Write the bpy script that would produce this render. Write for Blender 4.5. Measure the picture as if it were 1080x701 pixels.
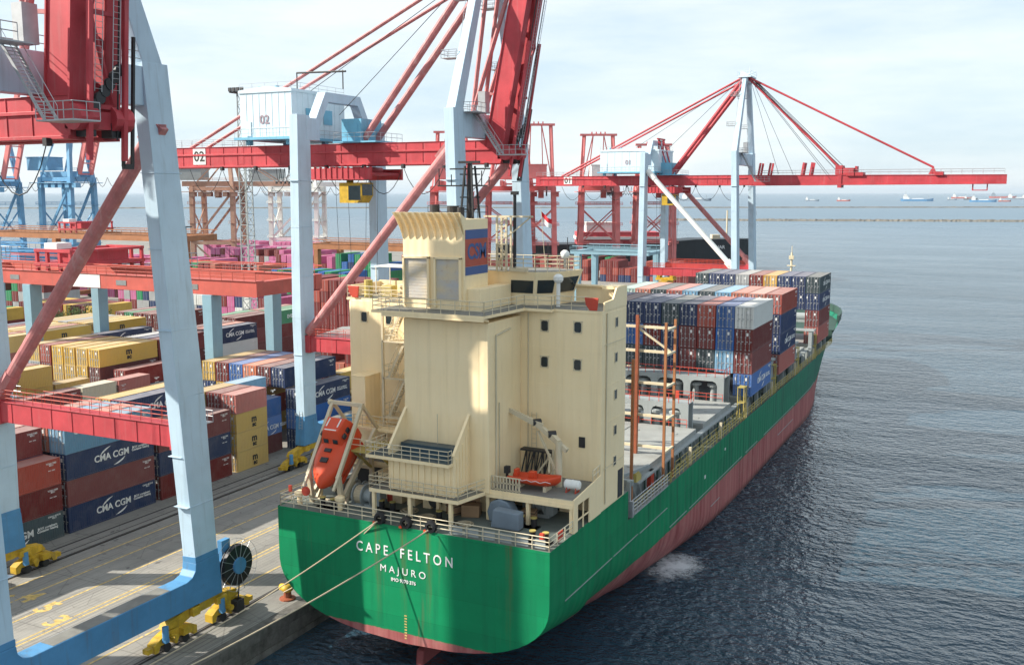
import bpy, math, random
from mathutils import Vector, Matrix
random.seed(7)
R = math.radians
V = Vector
PI = math.pi
D = bpy.data
SC = bpy.context.scene
COL = SC.collection
for o in list(D.objects): D.objects.remove(o)

# ------------------------------------------------------------------ camera, light, exposure
PITCH, YAW = R(8.01), R(26.30)
cam_d = D.cameras.new('camera'); cam = D.objects.new('camera', cam_d); COL.objects.link(cam)
cam_d.sensor_width = 36.0; cam_d.lens = 34.93; cam_d.clip_start = 0.5; cam_d.clip_end = 200000
cam.location = (0, 0, 39); cam.rotation_euler = (PI/2 - PITCH, 0, YAW)
SC.camera = cam
SUN_AZ, SUN_EL = R(64), R(32)          # light travels towards +X/+Y
wd = D.worlds.new('World'); SC.world = wd; wd.use_nodes = True
nt = wd.node_tree; nt.nodes.clear()
N = nt.nodes.new
sky = N('ShaderNodeTexSky'); sky.sky_type = 'NISHITA'; sky.sun_disc = False
sky.sun_elevation = SUN_EL; sky.sun_rotation = PI + SUN_AZ
sky.altitude = 0; sky.air_density = 1.0; sky.dust_density = 0.8; sky.ozone_density = 1.0
tc = N('ShaderNodeTexCoord'); mp = N('ShaderNodeMapping'); mp.inputs['Scale'].default_value = (1.0, 1.0, 5.0)
nz = N('ShaderNodeTexNoise'); nz.inputs['Scale'].default_value = 2.6; nz.inputs['Detail'].default_value = 7; nz.inputs['Roughness'].default_value = 0.6
rp = N('ShaderNodeValToRGB'); rp.color_ramp.elements[0].position = 0.36; rp.color_ramp.elements[1].position = 0.66
mx = N('ShaderNodeMix'); mx.data_type = 'RGBA'
m0 = N('ShaderNodeMix'); m0.data_type = 'RGBA'; m0.inputs[6].default_value = (1.62, 1.99, 2.27, 1); m0.inputs[7].default_value = (2.42, 2.56, 2.64, 1)
bg = N('ShaderNodeBackground'); bg.inputs['Strength'].default_value = 0.124
wo = N('ShaderNodeOutputWorld')
L = nt.links.new
L(tc.outputs['Generated'], mp.inputs['Vector']); L(mp.outputs['Vector'], nz.inputs['Vector'])
L(nz.outputs['Fac'], rp.inputs['Fac']); L(rp.outputs['Color'], m0.inputs[0]); L(m0.outputs[2], mx.inputs[7]); mx.inputs[0].default_value = 0.91 
L(sky.outputs['Color'], mx.inputs[6]); L(mx.outputs[2], bg.inputs['Color']); L(bg.outputs[0], wo.inputs['Surface'])
sd = D.lights.new('sun', 'SUN'); sd.energy = 2.9; sd.angle = R(0.6); sd.color = (1.0, 0.93, 0.82)
sun = D.objects.new('sun', sd); COL.objects.link(sun)
ldir = V((math.sin(SUN_AZ)*math.cos(SUN_EL), math.cos(SUN_AZ)*math.cos(SUN_EL), -math.sin(SUN_EL)))
sun.rotation_euler = ldir.to_track_quat('-Z', 'Y').to_euler(); sun.location = (-60, -40, 200)
SC.view_settings.view_transform = 'Standard'; SC.view_settings.look = 'None'
SC.view_settings.exposure = 1.68; SC.view_settings.gamma = 1.0
SC.render.engine = 'CYCLES'
SC.cycles.use_denoising = True
SC.cycles.max_bounces = 6; SC.cycles.diffuse_bounces = 4; SC.cycles.glossy_bounces = 3
SC.cycles.transparent_max_bounces = 12; SC.cycles.volume_bounces = 0
SC.cycles.sample_clamp_indirect = 6

# ------------------------------------------------------------------ materials
M = {}
def node_mat(name):
    m = D.materials.new(name); m.use_nodes = True
    t = m.node_tree; b = t.nodes['Principled BSDF']; M[name] = m
    return m, t, b
def noise(t, vec, scale, detail=4, rough=.55):
    n = t.nodes.new('ShaderNodeTexNoise'); n.inputs['Scale'].default_value = scale
    n.inputs['Detail'].default_value = detail; n.inputs['Roughness'].default_value = rough
    t.links.new(vec, n.inputs['Vector']); return n.outputs['Fac']
def ramp(t, fac, a, b):
    r = t.nodes.new('ShaderNodeMapRange'); r.inputs['From Min'].default_value = a; r.inputs['From Max'].default_value = b
    t.links.new(fac, r.inputs['Value']); return r.outputs['Result']
def mixc(t, fac, a, b, mode='MIX'):
    n = t.nodes.new('ShaderNodeMix'); n.data_type = 'RGBA'; n.blend_type = mode
    for i, x in ((0, fac), (6, a), (7, b)):
        if isinstance(x, (int, float)): n.inputs[i].default_value = x
        elif isinstance(x, tuple): n.inputs[i].default_value = (*x[:3], 1)
        else: t.links.new(x, n.inputs[i])
    return n.outputs[2]
def mth(t, op, a, b=None):
    n = t.nodes.new('ShaderNodeMath'); n.operation = op
    for i, x in enumerate((a, b)):
        if x is None: continue
        if isinstance(x, (int, float)): n.inputs[i].default_value = x
        else: t.links.new(x, n.inputs[i])
    return n.outputs[0]
def coords(t, scale=(1, 1, 1)):
    c = t.nodes.new('ShaderNodeTexCoord')
    if scale == (1, 1, 1): return c.outputs['Object']
    m = t.nodes.new('ShaderNodeMapping'); m.inputs['Scale'].default_value = scale
    t.links.new(c.outputs['Object'], m.inputs['Vector']); return m.outputs['Vector']
def bump(t, b, h, strength, dist):
    n = t.nodes.new('ShaderNodeBump'); n.inputs['Strength'].default_value = strength; n.inputs['Distance'].default_value = dist
    t.links.new(h, n.inputs['Height']); t.links.new(n.outputs['Normal'], b.inputs['Normal'])
RUST = (0.16, 0.055, 0.02)
def paint(name, col, rough=.5, var=.22, rust=.35, streak=.3, metal=0.0, scale=.35, dirt=(.12, .11, .09)):
    m, t, b = node_mat(name)
    v = coords(t); vs = coords(t, (1.6, 1.6, .09))
    c = mixc(t, ramp(t, noise(t, v, scale, 6, .62), .3, .72), tuple(x*(1-var) for x in col), tuple(min(1, x*(1+var*.45)) for x in col))
    if streak: c = mixc(t, mth(t, 'MULTIPLY', ramp(t, noise(t, vs, 1.3, 4, .6), .54, .78), streak), c, dirt)
    if rust:
        f = mth(t, 'MULTIPLY', ramp(t, noise(t, v, scale*4.2, 8, .72), .62, .72), rust)
        c = mixc(t, f, c, RUST)
        f2 = mth(t, 'MULTIPLY', ramp(t, noise(t, coords(t, (2.4, 2.4, .16)), .9, 5, .6), .66, .8), rust*.7)
        c = mixc(t, f2, c, (.22, .09, .035))
    t.links.new(c, b.inputs['Base Color'])
    b.inputs['Roughness'].default_value = rough; b.inputs['Metallic'].default_value = metal; b.inputs['Specular IOR Level'].default_value = .3
    return m
def plain(name, col, rough=.6, metal=0.0, var=.15, scale=1.0):
    m, t, b = node_mat(name)
    v = coords(t)
    c = mixc(t, ramp(t, noise(t, v, scale, 5), .3, .7), tuple(x*(1-var) for x in col), tuple(min(1, x*(1+var*.5)) for x in col))
    t.links.new(c, b.inputs['Base Color']); b.inputs['Roughness'].default_value = rough; b.inputs['Metallic'].default_value = metal
    return m
def beige_mat():
    m, t, b = node_mat('beige'); o = coords(t)
    c = mixc(t, ramp(t, noise(t, o, .22, 6, .62), .3, .7), (.88, .70, .42), (.93, .76, .48))
    c = mixc(t, mth(t, 'MULTIPLY', ramp(t, noise(t, coords(t, (1.4, 1.4, .07)), 1.2, 5, .65), .52, .78), .28), c, (.50, .41, .26))
    r1 = ramp(t, noise(t, coords(t, (2.6, 2.6, .13)), 1.0, 5, .62), .66, .78)
    r2 = ramp(t, noise(t, coords(t, (.3, .3, .5)), 1.0, 4), .50, .70)
    c = mixc(t, mth(t, 'MULTIPLY', mth(t, 'MULTIPLY', r1, r2), .75), c, (.30, .14, .05))
    c = mixc(t, mth(t, 'MULTIPLY', ramp(t, noise(t, o, 3.2, 8, .75), .66, .72), .55), c, (.26, .12, .05))
    sp = t.nodes.new('ShaderNodeSeparateXYZ'); t.links.new(o, sp.inputs[0]); cb = t.nodes.new('ShaderNodeCombineXYZ')
    t.links.new(mth(t, 'ADD', sp.outputs['X'], sp.outputs['Y']), cb.inputs[0]); t.links.new(sp.outputs['Z'], cb.inputs[1])
    br = t.nodes.new('ShaderNodeTexBrick'); t.links.new(cb.outputs[0], br.inputs['Vector']); br.inputs['Scale'].default_value = 1
    br.inputs['Brick Width'].default_value = 5.6; br.inputs['Row Height'].default_value = 1.62; br.inputs['Mortar Size'].default_value = .018; br.inputs['Mortar Smooth'].default_value = .6
    br.inputs['Color1'].default_value = (.98, .98, .98, 1); br.inputs['Color2'].default_value = (1.02, 1.01, 1.0, 1); br.inputs['Mortar'].default_value = (.93, .91, .88, 1)
    c = mixc(t, .45, c, br.outputs['Color'], 'MULTIPLY')
    t.links.new(c, b.inputs['Base Color']); b.inputs['Roughness'].default_value = .5; b.inputs['Specular IOR Level'].default_value = .3
    w = t.nodes.new('ShaderNodeTexWave'); w.bands_direction = 'X'; w.inputs['Scale'].default_value = .42; w.inputs['Distortion'].default_value = 1.0; t.links.new(cb.outputs[0], w.inputs['Vector'])
    bump(t, b, mth(t, 'ADD', mth(t, 'MULTIPLY', w.outputs['Fac'], .6), noise(t, o, .6, 4)), .5, .05)
beige_mat()
paint('beige_rail', (.62, .54, .38), .5, .12, .5, .1)
paint('crane_red', (.49, .055, .068), .55, .28, .3, .32, dirt=(.40, .22, .21))
paint('crane_tube', (.50, .19, .19), .6, .30, .5, .55, scale=.9, dirt=(.5, .42, .40))
paint('crane_white', (.46, .60, .70), .5, .10, .25, .28)
paint('crane_blue', (.085, .26, .47), .5, .2, .45, .5)
paint('house_blue', (.60, .72, .78), .5, .07, .08, .12)
paint('pale_blue', (.16, .42, .58), .5, .14, .2, .2)
paint('bogie_yellow', (.58, .37, .03), .55, .35, .8, .7, scale=1.5)
paint('rtg_orange', (.50, .10, .075), .55, .2, .3, .3)
paint('rtg_leg', (.22, .36, .43), .5, .1, .2, .2)
paint('rust_orange', (.36, .15, .065), .6, .22, .5, .3)
paint('rust_brown', (.30, .085, .04), .65, .3, .6, .3, scale=1.2)
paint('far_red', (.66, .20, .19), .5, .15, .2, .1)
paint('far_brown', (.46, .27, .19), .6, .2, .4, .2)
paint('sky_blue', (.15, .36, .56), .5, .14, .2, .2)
paint('deck_grey', (.20, .20, .18), .7, .25, .4, .0, scale=.7)
paint('deck_green', (.155, .18, .16), .7, .25, .4, .0, scale=.7)
paint('dark_green', (.035, .075, .06), .6, .2, .3, .2)
paint('hatch_grey', (.29, .30, .285), .6, .2, .22, .12, scale=.5)
paint('frame_grey', (.30, .33, .33), .6, .14, .25, .2)
paint('rail_yellow', (.46, .37, .11), .55, .2, .5, .2)
paint('rail_red', (.55, .07, .04), .55, .2, .2, .2)
paint('lifeboat_orange', (.66, .075, .025), .35, .10, .0, .1)
paint('white_paint', (.78, .78, .74), .5, .08, .12, .12)
paint('grey_tarp', (.20, .25, .30), .8, .2, 0, 0)
paint('ship_black', (.02, .025, .03), .5, .2, .2, .1)
plain('rubber', (.02, .02, .02), .8)
plain('dark_steel', (.035, .035, .037), .55, .3)
plain('galvanised', (.42, .43, .44), .45, .5)
plain('black_paint', (.012, .012, .014), .5)
plain('glass', (.02, .03, .035), .08)
plain('rope', (.48, .40, .27), .9)
plain('cardboard', (.36, .22, .12), .9)
plain('lettering_white', (.76, .76, .74), .6, var=.28, scale=2.2)
plain('lettering_black', (.02, .02, .02), .6, var=.05)
plain('lettering_blue', (.05, .10, .26), .6, var=.05)
plain('lettering_grey', (.30, .22, .25), .6, var=.05)
plain('logo_red', (.42, .07, .04), .55)
plain('flag_red', (.6, .02, .03), .8)
plain('pool_blue', (.03, .065, .09), .4)
plain('rail_steel', (.13, .12, .11), .4, .6)
plain('groove', (.035, .033, .03), .9)
plain('line_yellow', (.60, .43, .14), .8, var=.45, scale=2.5)
plain('roof_grey', (.19, .20, .20), .8)
plain('wall_white', (.72, .72, .70), .7)
plain('pale_stone', (.17, .155, .13), .9, var=.3, scale=.1)
plain('bark', (.10, .07, .045), .9)
plain('rudder_red', (.25, .05, .05), .7)

def hull_mat():
    m, t, b = node_mat('hull_paint')
    c = t.nodes.new('ShaderNodeTexCoord'); o = c.outputs['Object']
    sp = t.nodes.new('ShaderNodeSeparateXYZ'); t.links.new(o, sp.inputs[0])
    z = sp.outputs['Z']; y = sp.outputs['Y']
    n1 = noise(t, o, .12, 6, .6); n2 = noise(t, coords(t, (.9, .9, .05)), 1.1, 6, .6); n3 = noise(t, coords(t, (.5, .5, .04)), 2.3, 5, .65)
    g = mixc(t, ramp(t, n1, .3, .7), (.003, .185, .072), (.006, .265, .105))
    # the green of the forward side is duller
    g = mixc(t, ramp(t, y, 12, 120), g, mixc(t, ramp(t, n2, .35, .75), (.008, .14, .085), (.022, .16, .105)))
    g = mixc(t, mth(t, 'MULTIPLY', ramp(t, n3, .50, .70), mth(t, 'ADD', mth(t, 'MULTIPLY', ramp(t, y, 0, 30), .35), .28)), g, (.006, .045, .034))
    g = mixc(t, mth(t, 'MULTIPLY', ramp(t, n2, .64, .78), .55), g, (.12, .13, .06))
    x = sp.outputs['X']; cb = t.nodes.new('ShaderNodeCombineXYZ')
    t.links.new(mth(t, 'ADD', x, y), cb.inputs[0]); t.links.new(z, cb.inputs[1])
    br = t.nodes.new('ShaderNodeTexBrick'); t.links.new(cb.outputs[0], br.inputs['Vector']); br.inputs['Scale'].default_value = 1
    br.inputs['Brick Width'].default_value = 8.2; br.inputs['Row Height'].default_value = 2.45; br.inputs['Mortar Size'].default_value = .022; br.inputs['Mortar Smooth'].default_value = .5
    br.inputs['Color1'].default_value = (.84, .86, .88, 1); br.inputs['Color2'].default_value = (1.08, 1.06, 1.04, 1); br.inputs['Mortar'].default_value = (.62, .66, .64, 1)
    g = mixc(t, .8, g, br.outputs['Color'], 'MULTIPLY')
    # rust runs below the three stern fairleads, scuffs from fenders and tugs
    st = None
    for fx in (-2.6, -.1, 2.2, 9.4):
        d = mth(t, 'ABSOLUTE', mth(t, 'SUBTRACT', mth(t, 'ADD', x, mth(t, 'MULTIPLY', mth(t, 'SUBTRACT', noise(t, coords(t, (.3, .3, .5)), 1.0, 3), .5), .5)), fx))
        k = ramp(t, d, .38, .0); st = k if st is None else mth(t, 'MAXIMUM', st, k)
    st = mth(t, 'MULTIPLY', mth(t, 'MULTIPLY', st, ramp(t, y, .8, .3)), ramp(t, noise(t, coords(t, (5, 5, .12)), 1.0, 5, .65), .38, .62))
    g = mixc(t, mth(t, 'MULTIPLY', mth(t, 'MULTIPLY', st, ramp(t, z, 3.5, 12)), .85), g, (.15, .085, .025))
    sc_ = mth(t, 'MULTIPLY', ramp(t, noise(t, coords(t, (1, .35, 1.6)), 1.0, 7, .75), .60, .68), ramp(t, noise(t, o, .11, 3), .48, .62))
    g = mixc(t, mth(t, 'MULTIPLY', sc_, .55), g, (.05, .09, .07))
    r = mixc(t, ramp(t, n2, .3, .75), (.24, .055, .058), (.46, .18, .165))
    r = mixc(t, mth(t, 'MULTIPLY', ramp(t, noise(t, o, .8, 7, .7), .52, .70), .5), r, (.34, .20, .17))
    r = mixc(t, mth(t, 'MULTIPLY', ramp(t, n3, .55, .75), .5), r, (.10, .045, .04))
    # waterline boundary: ~4.7 m on the sides, ~3.6 m under the counter, a little ragged
    zz = mth(t, 'ADD', z, mth(t, 'MULTIPLY', mth(t, 'SUBTRACT', noise(t, o, 1.5, 5), .5), .25))
    lim = t.nodes.new('ShaderNodeMapRange'); t.links.new(y, lim.inputs['Value'])
    lim.inputs['From Min'].default_value = 0; lim.inputs['From Max'].default_value = 14
    lim.inputs['To Min'].default_value = 3.55; lim.inputs['To Max'].default_value = 4.75
    f = ramp(t, mth(t, 'SUBTRACT', zz, lim.outputs['Result']), -.04, .04)
    col = mixc(t, f, r, g)
    wet = mth(t, 'MULTIPLY', ramp(t, zz, 1.1, .35), .55)
    col = mixc(t, wet, col, (.05, .035, .03))
    rs = mth(t, 'MULTIPLY', ramp(t, noise(t, coords(t, (1.3, 1.3, .07)), 1.0, 5, .6), .67, .76), .5)
    col = mixc(t, rs, col, (.17, .10, .035))
    t.links.new(col, b.inputs['Base Color']); b.inputs['Roughness'].default_value = .6; b.inputs['Specular IOR Level'].default_value = .18
    # shell plating: slight hungry-horse ripple and plate seams
    w = t.nodes.new('ShaderNodeTexWave'); w.bands_direction = 'Y'; w.inputs['Scale'].default_value = .22; w.inputs['Distortion'].default_value = .6
    t.links.new(o, w.inputs['Vector'])
    bump(t, b, mth(t, 'ADD', mth(t, 'MULTIPLY', w.outputs['Fac'], .6), noise(t, o, .45, 4)), .6, .07)
hull_mat()

def container_mat():
    m, t, b = node_mat('container_paint')
    oi = t.nodes.new('ShaderNodeObjectInfo')
    c = t.nodes.new('ShaderNodeTexCoord'); o = c.outputs['Object']
    off = t.nodes.new('ShaderNodeVectorMath'); off.operation = 'ADD'
    cb = t.nodes.new('ShaderNodeCombineXYZ'); t.links.new(mth(t, 'MULTIPLY', oi.outputs['Random'], 61.0), cb.inputs[0])
    t.links.new(o, off.inputs[0]); t.links.new(cb.outputs[0], off.inputs[1]); v = off.outputs[0]
    hv = t.nodes.new('ShaderNodeHueSaturation'); t.links.new(oi.outputs['Color'], hv.inputs['Color'])
    vr = t.nodes.new('ShaderNodeMapRange'); t.links.new(oi.outputs['Random'], vr.inputs['Value'])
    vr.inputs['To Min'].default_value = .72; vr.inputs['To Max'].default_value = 1.22
    sa = t.nodes.new('ShaderNodeMapRange'); t.links.new(mth(t, 'FRACT', mth(t, 'MULTIPLY', oi.outputs['Random'], 7.31)), sa.inputs['Value']); sa.inputs['To Min'].default_value = .78; sa.inputs['To Max'].default_value = 1.05; t.links.new(sa.outputs['Result'], hv.inputs['Saturation'])
    t.links.new(vr.outputs['Result'], hv.inputs['Value'])
    col = hv.outputs['Color']
    col = mixc(t, mth(t, 'MULTIPLY', ramp(t, noise(t, v, .6, 6, .65), .45, .78), .17), col, (.30, .26, .22))
    # roofs carry a dusty pale tone that also paints in their sunlight
    ge = t.nodes.new('ShaderNodeNewGeometry'); sp = t.nodes.new('ShaderNodeSeparateXYZ'); t.links.new(ge.outputs['Normal'], sp.inputs[0])
    sun_tint = mth(t, 'MULTIPLY', ramp(t, sp.outputs['Z'], .8, .95), mth(t, 'ADD', mth(t, 'MULTIPLY', ramp(t, noise(t, v, .9, 5), .3, .7), .25), .22))
    col = mixc(t, sun_tint, col, (.47, .43, .39))
    rust = mth(t, 'MULTIPLY', ramp(t, noise(t, v, 2.2, 8, .75), .63, .72), .6)
    col = mixc(t, rust, col, (.14, .06, .03))
    t.links.new(col, b.inputs['Base Color']); b.inputs['Roughness'].default_value = .6; b.inputs['Specular IOR Level'].default_value = .25
    bump(t, b, noise(t, v, 1.1, 3, .5), .35, .06)
container_mat()

def quay_mat():
    m, t, b = node_mat('quay_concrete')
    o = coords(t)
    c = mixc(t, ramp(t, noise(t, o, .06, 6, .6), .3, .7), (.185, .178, .16), (.285, .275, .245))
    c = mixc(t, mth(t, 'MULTIPLY', ramp(t, noise(t, coords(t, (.5, .03, 1)), 1.0, 6, .65), .5, .75), .6), c, (.13, .128, .122))
    c = mixc(t, mth(t, 'MULTIPLY', ramp(t, noise(t, o, .7, 8, .7), .52, .68), .4), c, (.12, .115, .105))
    c = mixc(t, mth(t, 'MULTIPLY', ramp(t, noise(t, o, .25, 6, .7), .60, .70), .35), c, (.29, .275, .245))
    ty = t.nodes.new('ShaderNodeTexWave'); ty.bands_direction = 'X'; ty.inputs['Scale'].default_value = .62; ty.inputs['Distortion'].default_value = 1.4; ty.inputs['Detail'].default_value = 3; t.links.new(coords(t, (1, .06, 1)), ty.inputs['Vector'])
    c = mixc(t, mth(t, 'MULTIPLY', mth(t, 'MULTIPLY', ramp(t, ty.outputs['Fac'], .82, .96), ramp(t, noise(t, coords(t, (.2, .04, 1)), 1.0, 4), .42, .6)), .6), c, (.075, .072, .068))
    c = mixc(t, mth(t, 'MULTIPLY', ramp(t, noise(t, o, .9, 4, .5), .66, .72), .75), c, (.05, .048, .045))
    vo = t.nodes.new('ShaderNodeTexVoronoi'); vo.feature = 'DISTANCE_TO_EDGE'; vo.inputs['Scale'].default_value = .22; t.links.new(o, vo.inputs['Vector'])
    c = mixc(t, mth(t, 'MULTIPLY', ramp(t, vo.outputs['Distance'], .012, .0), .5), c, (.07, .066, .06))
    br = t.nodes.new('ShaderNodeTexBrick'); t.links.new(o, br.inputs['Vector'])
    br.inputs['Scale'].default_value = 1; br.offset = 0; br.inputs['Brick Width'].default_value = 6.2; br.inputs['Row Height'].default_value = 9.0
    br.inputs['Mortar Size'].default_value = .05; br.inputs['Color1'].default_value = (0, 0, 0, 1); br.inputs['Color2'].default_value = (0, 0, 0, 1); br.inputs['Mortar'].default_value = (1, 1, 1, 1)
    c = mixc(t, mth(t, 'MULTIPLY', br.outputs['Color'], .55), c, (.09, .085, .08))
    t.links.new(c, b.inputs['Base Color']); b.inputs['Roughness'].default_value = .85
    bump(t, b, noise(t, o, 3, 6), .3, .02)
quay_mat()
def wall_mat():
    m, t, b = node_mat('quay_wall')
    o = coords(t)
    c = mixc(t, ramp(t, noise(t, o, .8, 7, .7), .3, .7), (.06, .055, .045), (.19, .18, .16))
    c = mixc(t, mth(t, 'MULTIPLY', ramp(t, noise(t, coords(t, (1, 1, .2)), .8, 5), .5, .7), .6), c, (.035, .035, .028))
    t.links.new(c, b.inputs['Base Color']); b.inputs['Roughness'].default_value = .9
    bump(t, b, noise(t, o, 1.5, 7), .6, .1)
wall_mat()
def water_mat():
    m, t, b = node_mat('sea_water')
    o = coords(t)
    b.inputs['Base Color'].default_value = (.006, .012, .016, 1)
    b.inputs['Roughness'].default_value = .03; b.inputs['IOR'].default_value = 1.333
    big = noise(t, coords(t, (.06, .13, 1)), 1.0, 3, .5)
    mid = noise(t, coords(t, (.34, .46, 1)), 1.0, 3, .5)
    sml = noise(t, coords(t, (.95, 1.25, 1)), 1.0, 3, .55)
    sp = t.nodes.new('ShaderNodeSeparateXYZ'); t.links.new(o, sp.inputs[0])      # chop dies out on the open water beyond the port
    k1, k2 = ramp(t, sp.outputs['Y'], 1100, 160), ramp(t, sp.outputs['Y'], 3000, 300)
    h = mth(t, 'ADD', mth(t, 'MULTIPLY', big, .55), mth(t, 'ADD', mth(t, 'MULTIPLY', mth(t, 'MULTIPLY', mid, k2), .85), mth(t, 'MULTIPLY', mth(t, 'MULTIPLY', sml, k1), .95)))
    slick = mth(t, 'ADD', mth(t, 'MULTIPLY', ramp(t, noise(t, coords(t, (.012, .03, 1)), 1.0, 5, .65), .36, .66), .85), .42)
    bump(t, b, mth(t, 'MULTIPLY', h, slick), 1.0, 1.0)
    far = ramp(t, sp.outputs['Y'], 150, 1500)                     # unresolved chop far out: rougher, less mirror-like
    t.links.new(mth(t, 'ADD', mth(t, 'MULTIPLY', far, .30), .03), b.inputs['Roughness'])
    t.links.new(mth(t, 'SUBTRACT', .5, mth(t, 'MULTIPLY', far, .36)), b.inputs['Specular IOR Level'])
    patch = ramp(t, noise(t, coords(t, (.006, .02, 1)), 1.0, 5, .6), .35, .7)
    t.links.new(mixc(t, far, mixc(t, patch, (.013, .036, .056), (.026, .058, .086)), mixc(t, patch, (.10, .155, .205), (.13, .19, .24))), b.inputs['Base Color'])  # far colour paler, painting in the sky light off distant water
water_mat()
def foam_mat():
    m, t, b = node_mat('foam_white')
    o = coords(t)
    b.inputs['Base Color'].default_value = (.62, .64, .66, 1); b.inputs['Roughness'].default_value = .7
    g = t.nodes.new('ShaderNodeTexGradient'); g.gradient_type = 'SPHERICAL'
    mp = t.nodes.new('ShaderNodeMapping'); mp.inputs['Scale'].default_value = (.21, .15, 1); t.links.new(o, mp.inputs['Vector'])
    dn = t.nodes.new('ShaderNodeTexNoise'); dn.inputs['Scale'].default_value = .35; dn.inputs['Detail'].default_value = 4; t.links.new(o, dn.inputs['Vector'])
    dv = t.nodes.new('ShaderNodeVectorMath'); dv.operation = 'MULTIPLY_ADD'; t.links.new(dn.outputs['Color'], dv.inputs[0]); dv.inputs[1].default_value = (.9, .9, 0); t.links.new(mp.outputs[0], dv.inputs[2])
    d2 = t.nodes.new('ShaderNodeVectorMath'); d2.operation = 'SUBTRACT'; t.links.new(dv.outputs[0], d2.inputs[0]); d2.inputs[1].default_value = (.45, .45, 0); t.links.new(d2.outputs[0], g.inputs[0])
    n = noise(t, o, 1.3, 9, .78)
    a = ramp(t, mth(t, 'ADD', mth(t, 'MULTIPLY', g.outputs['Fac'], .72), mth(t, 'MULTIPLY', n, .9)), .70, 1.06)
    t.links.new(mth(t, 'MULTIPLY', a, .82), b.inputs['Alpha'])
foam_mat()
def leaf_mat():
    m, t, b = node_mat('foliage')
    c = mixc(t, ramp(t, noise(t, coords(t), .9, 4), .35, .65), (.05, .085, .02), (.13, .17, .045))
    t.links.new(c, b.inputs['Base Color']); b.inputs['Roughness'].default_value = .8
leaf_mat()
def louvre_mat():
    m, t, b = node_mat('weathered_louvre')
    c = mixc(t, ramp(t, noise(t, coords(t, (.35, .35, .8)), 1.2, 3), .35, .65), (.44, .44, .45), (.60, .50, .33))
    c = mixc(t, mth(t, 'MULTIPLY', ramp(t, noise(t, coords(t), 2.5, 6, .7), .55, .7), .5), c, (.36, .2, .11))
    t.links.new(c, b.inputs['Base Color']); b.inputs['Roughness'].default_value = .6
louvre_mat()

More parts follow.
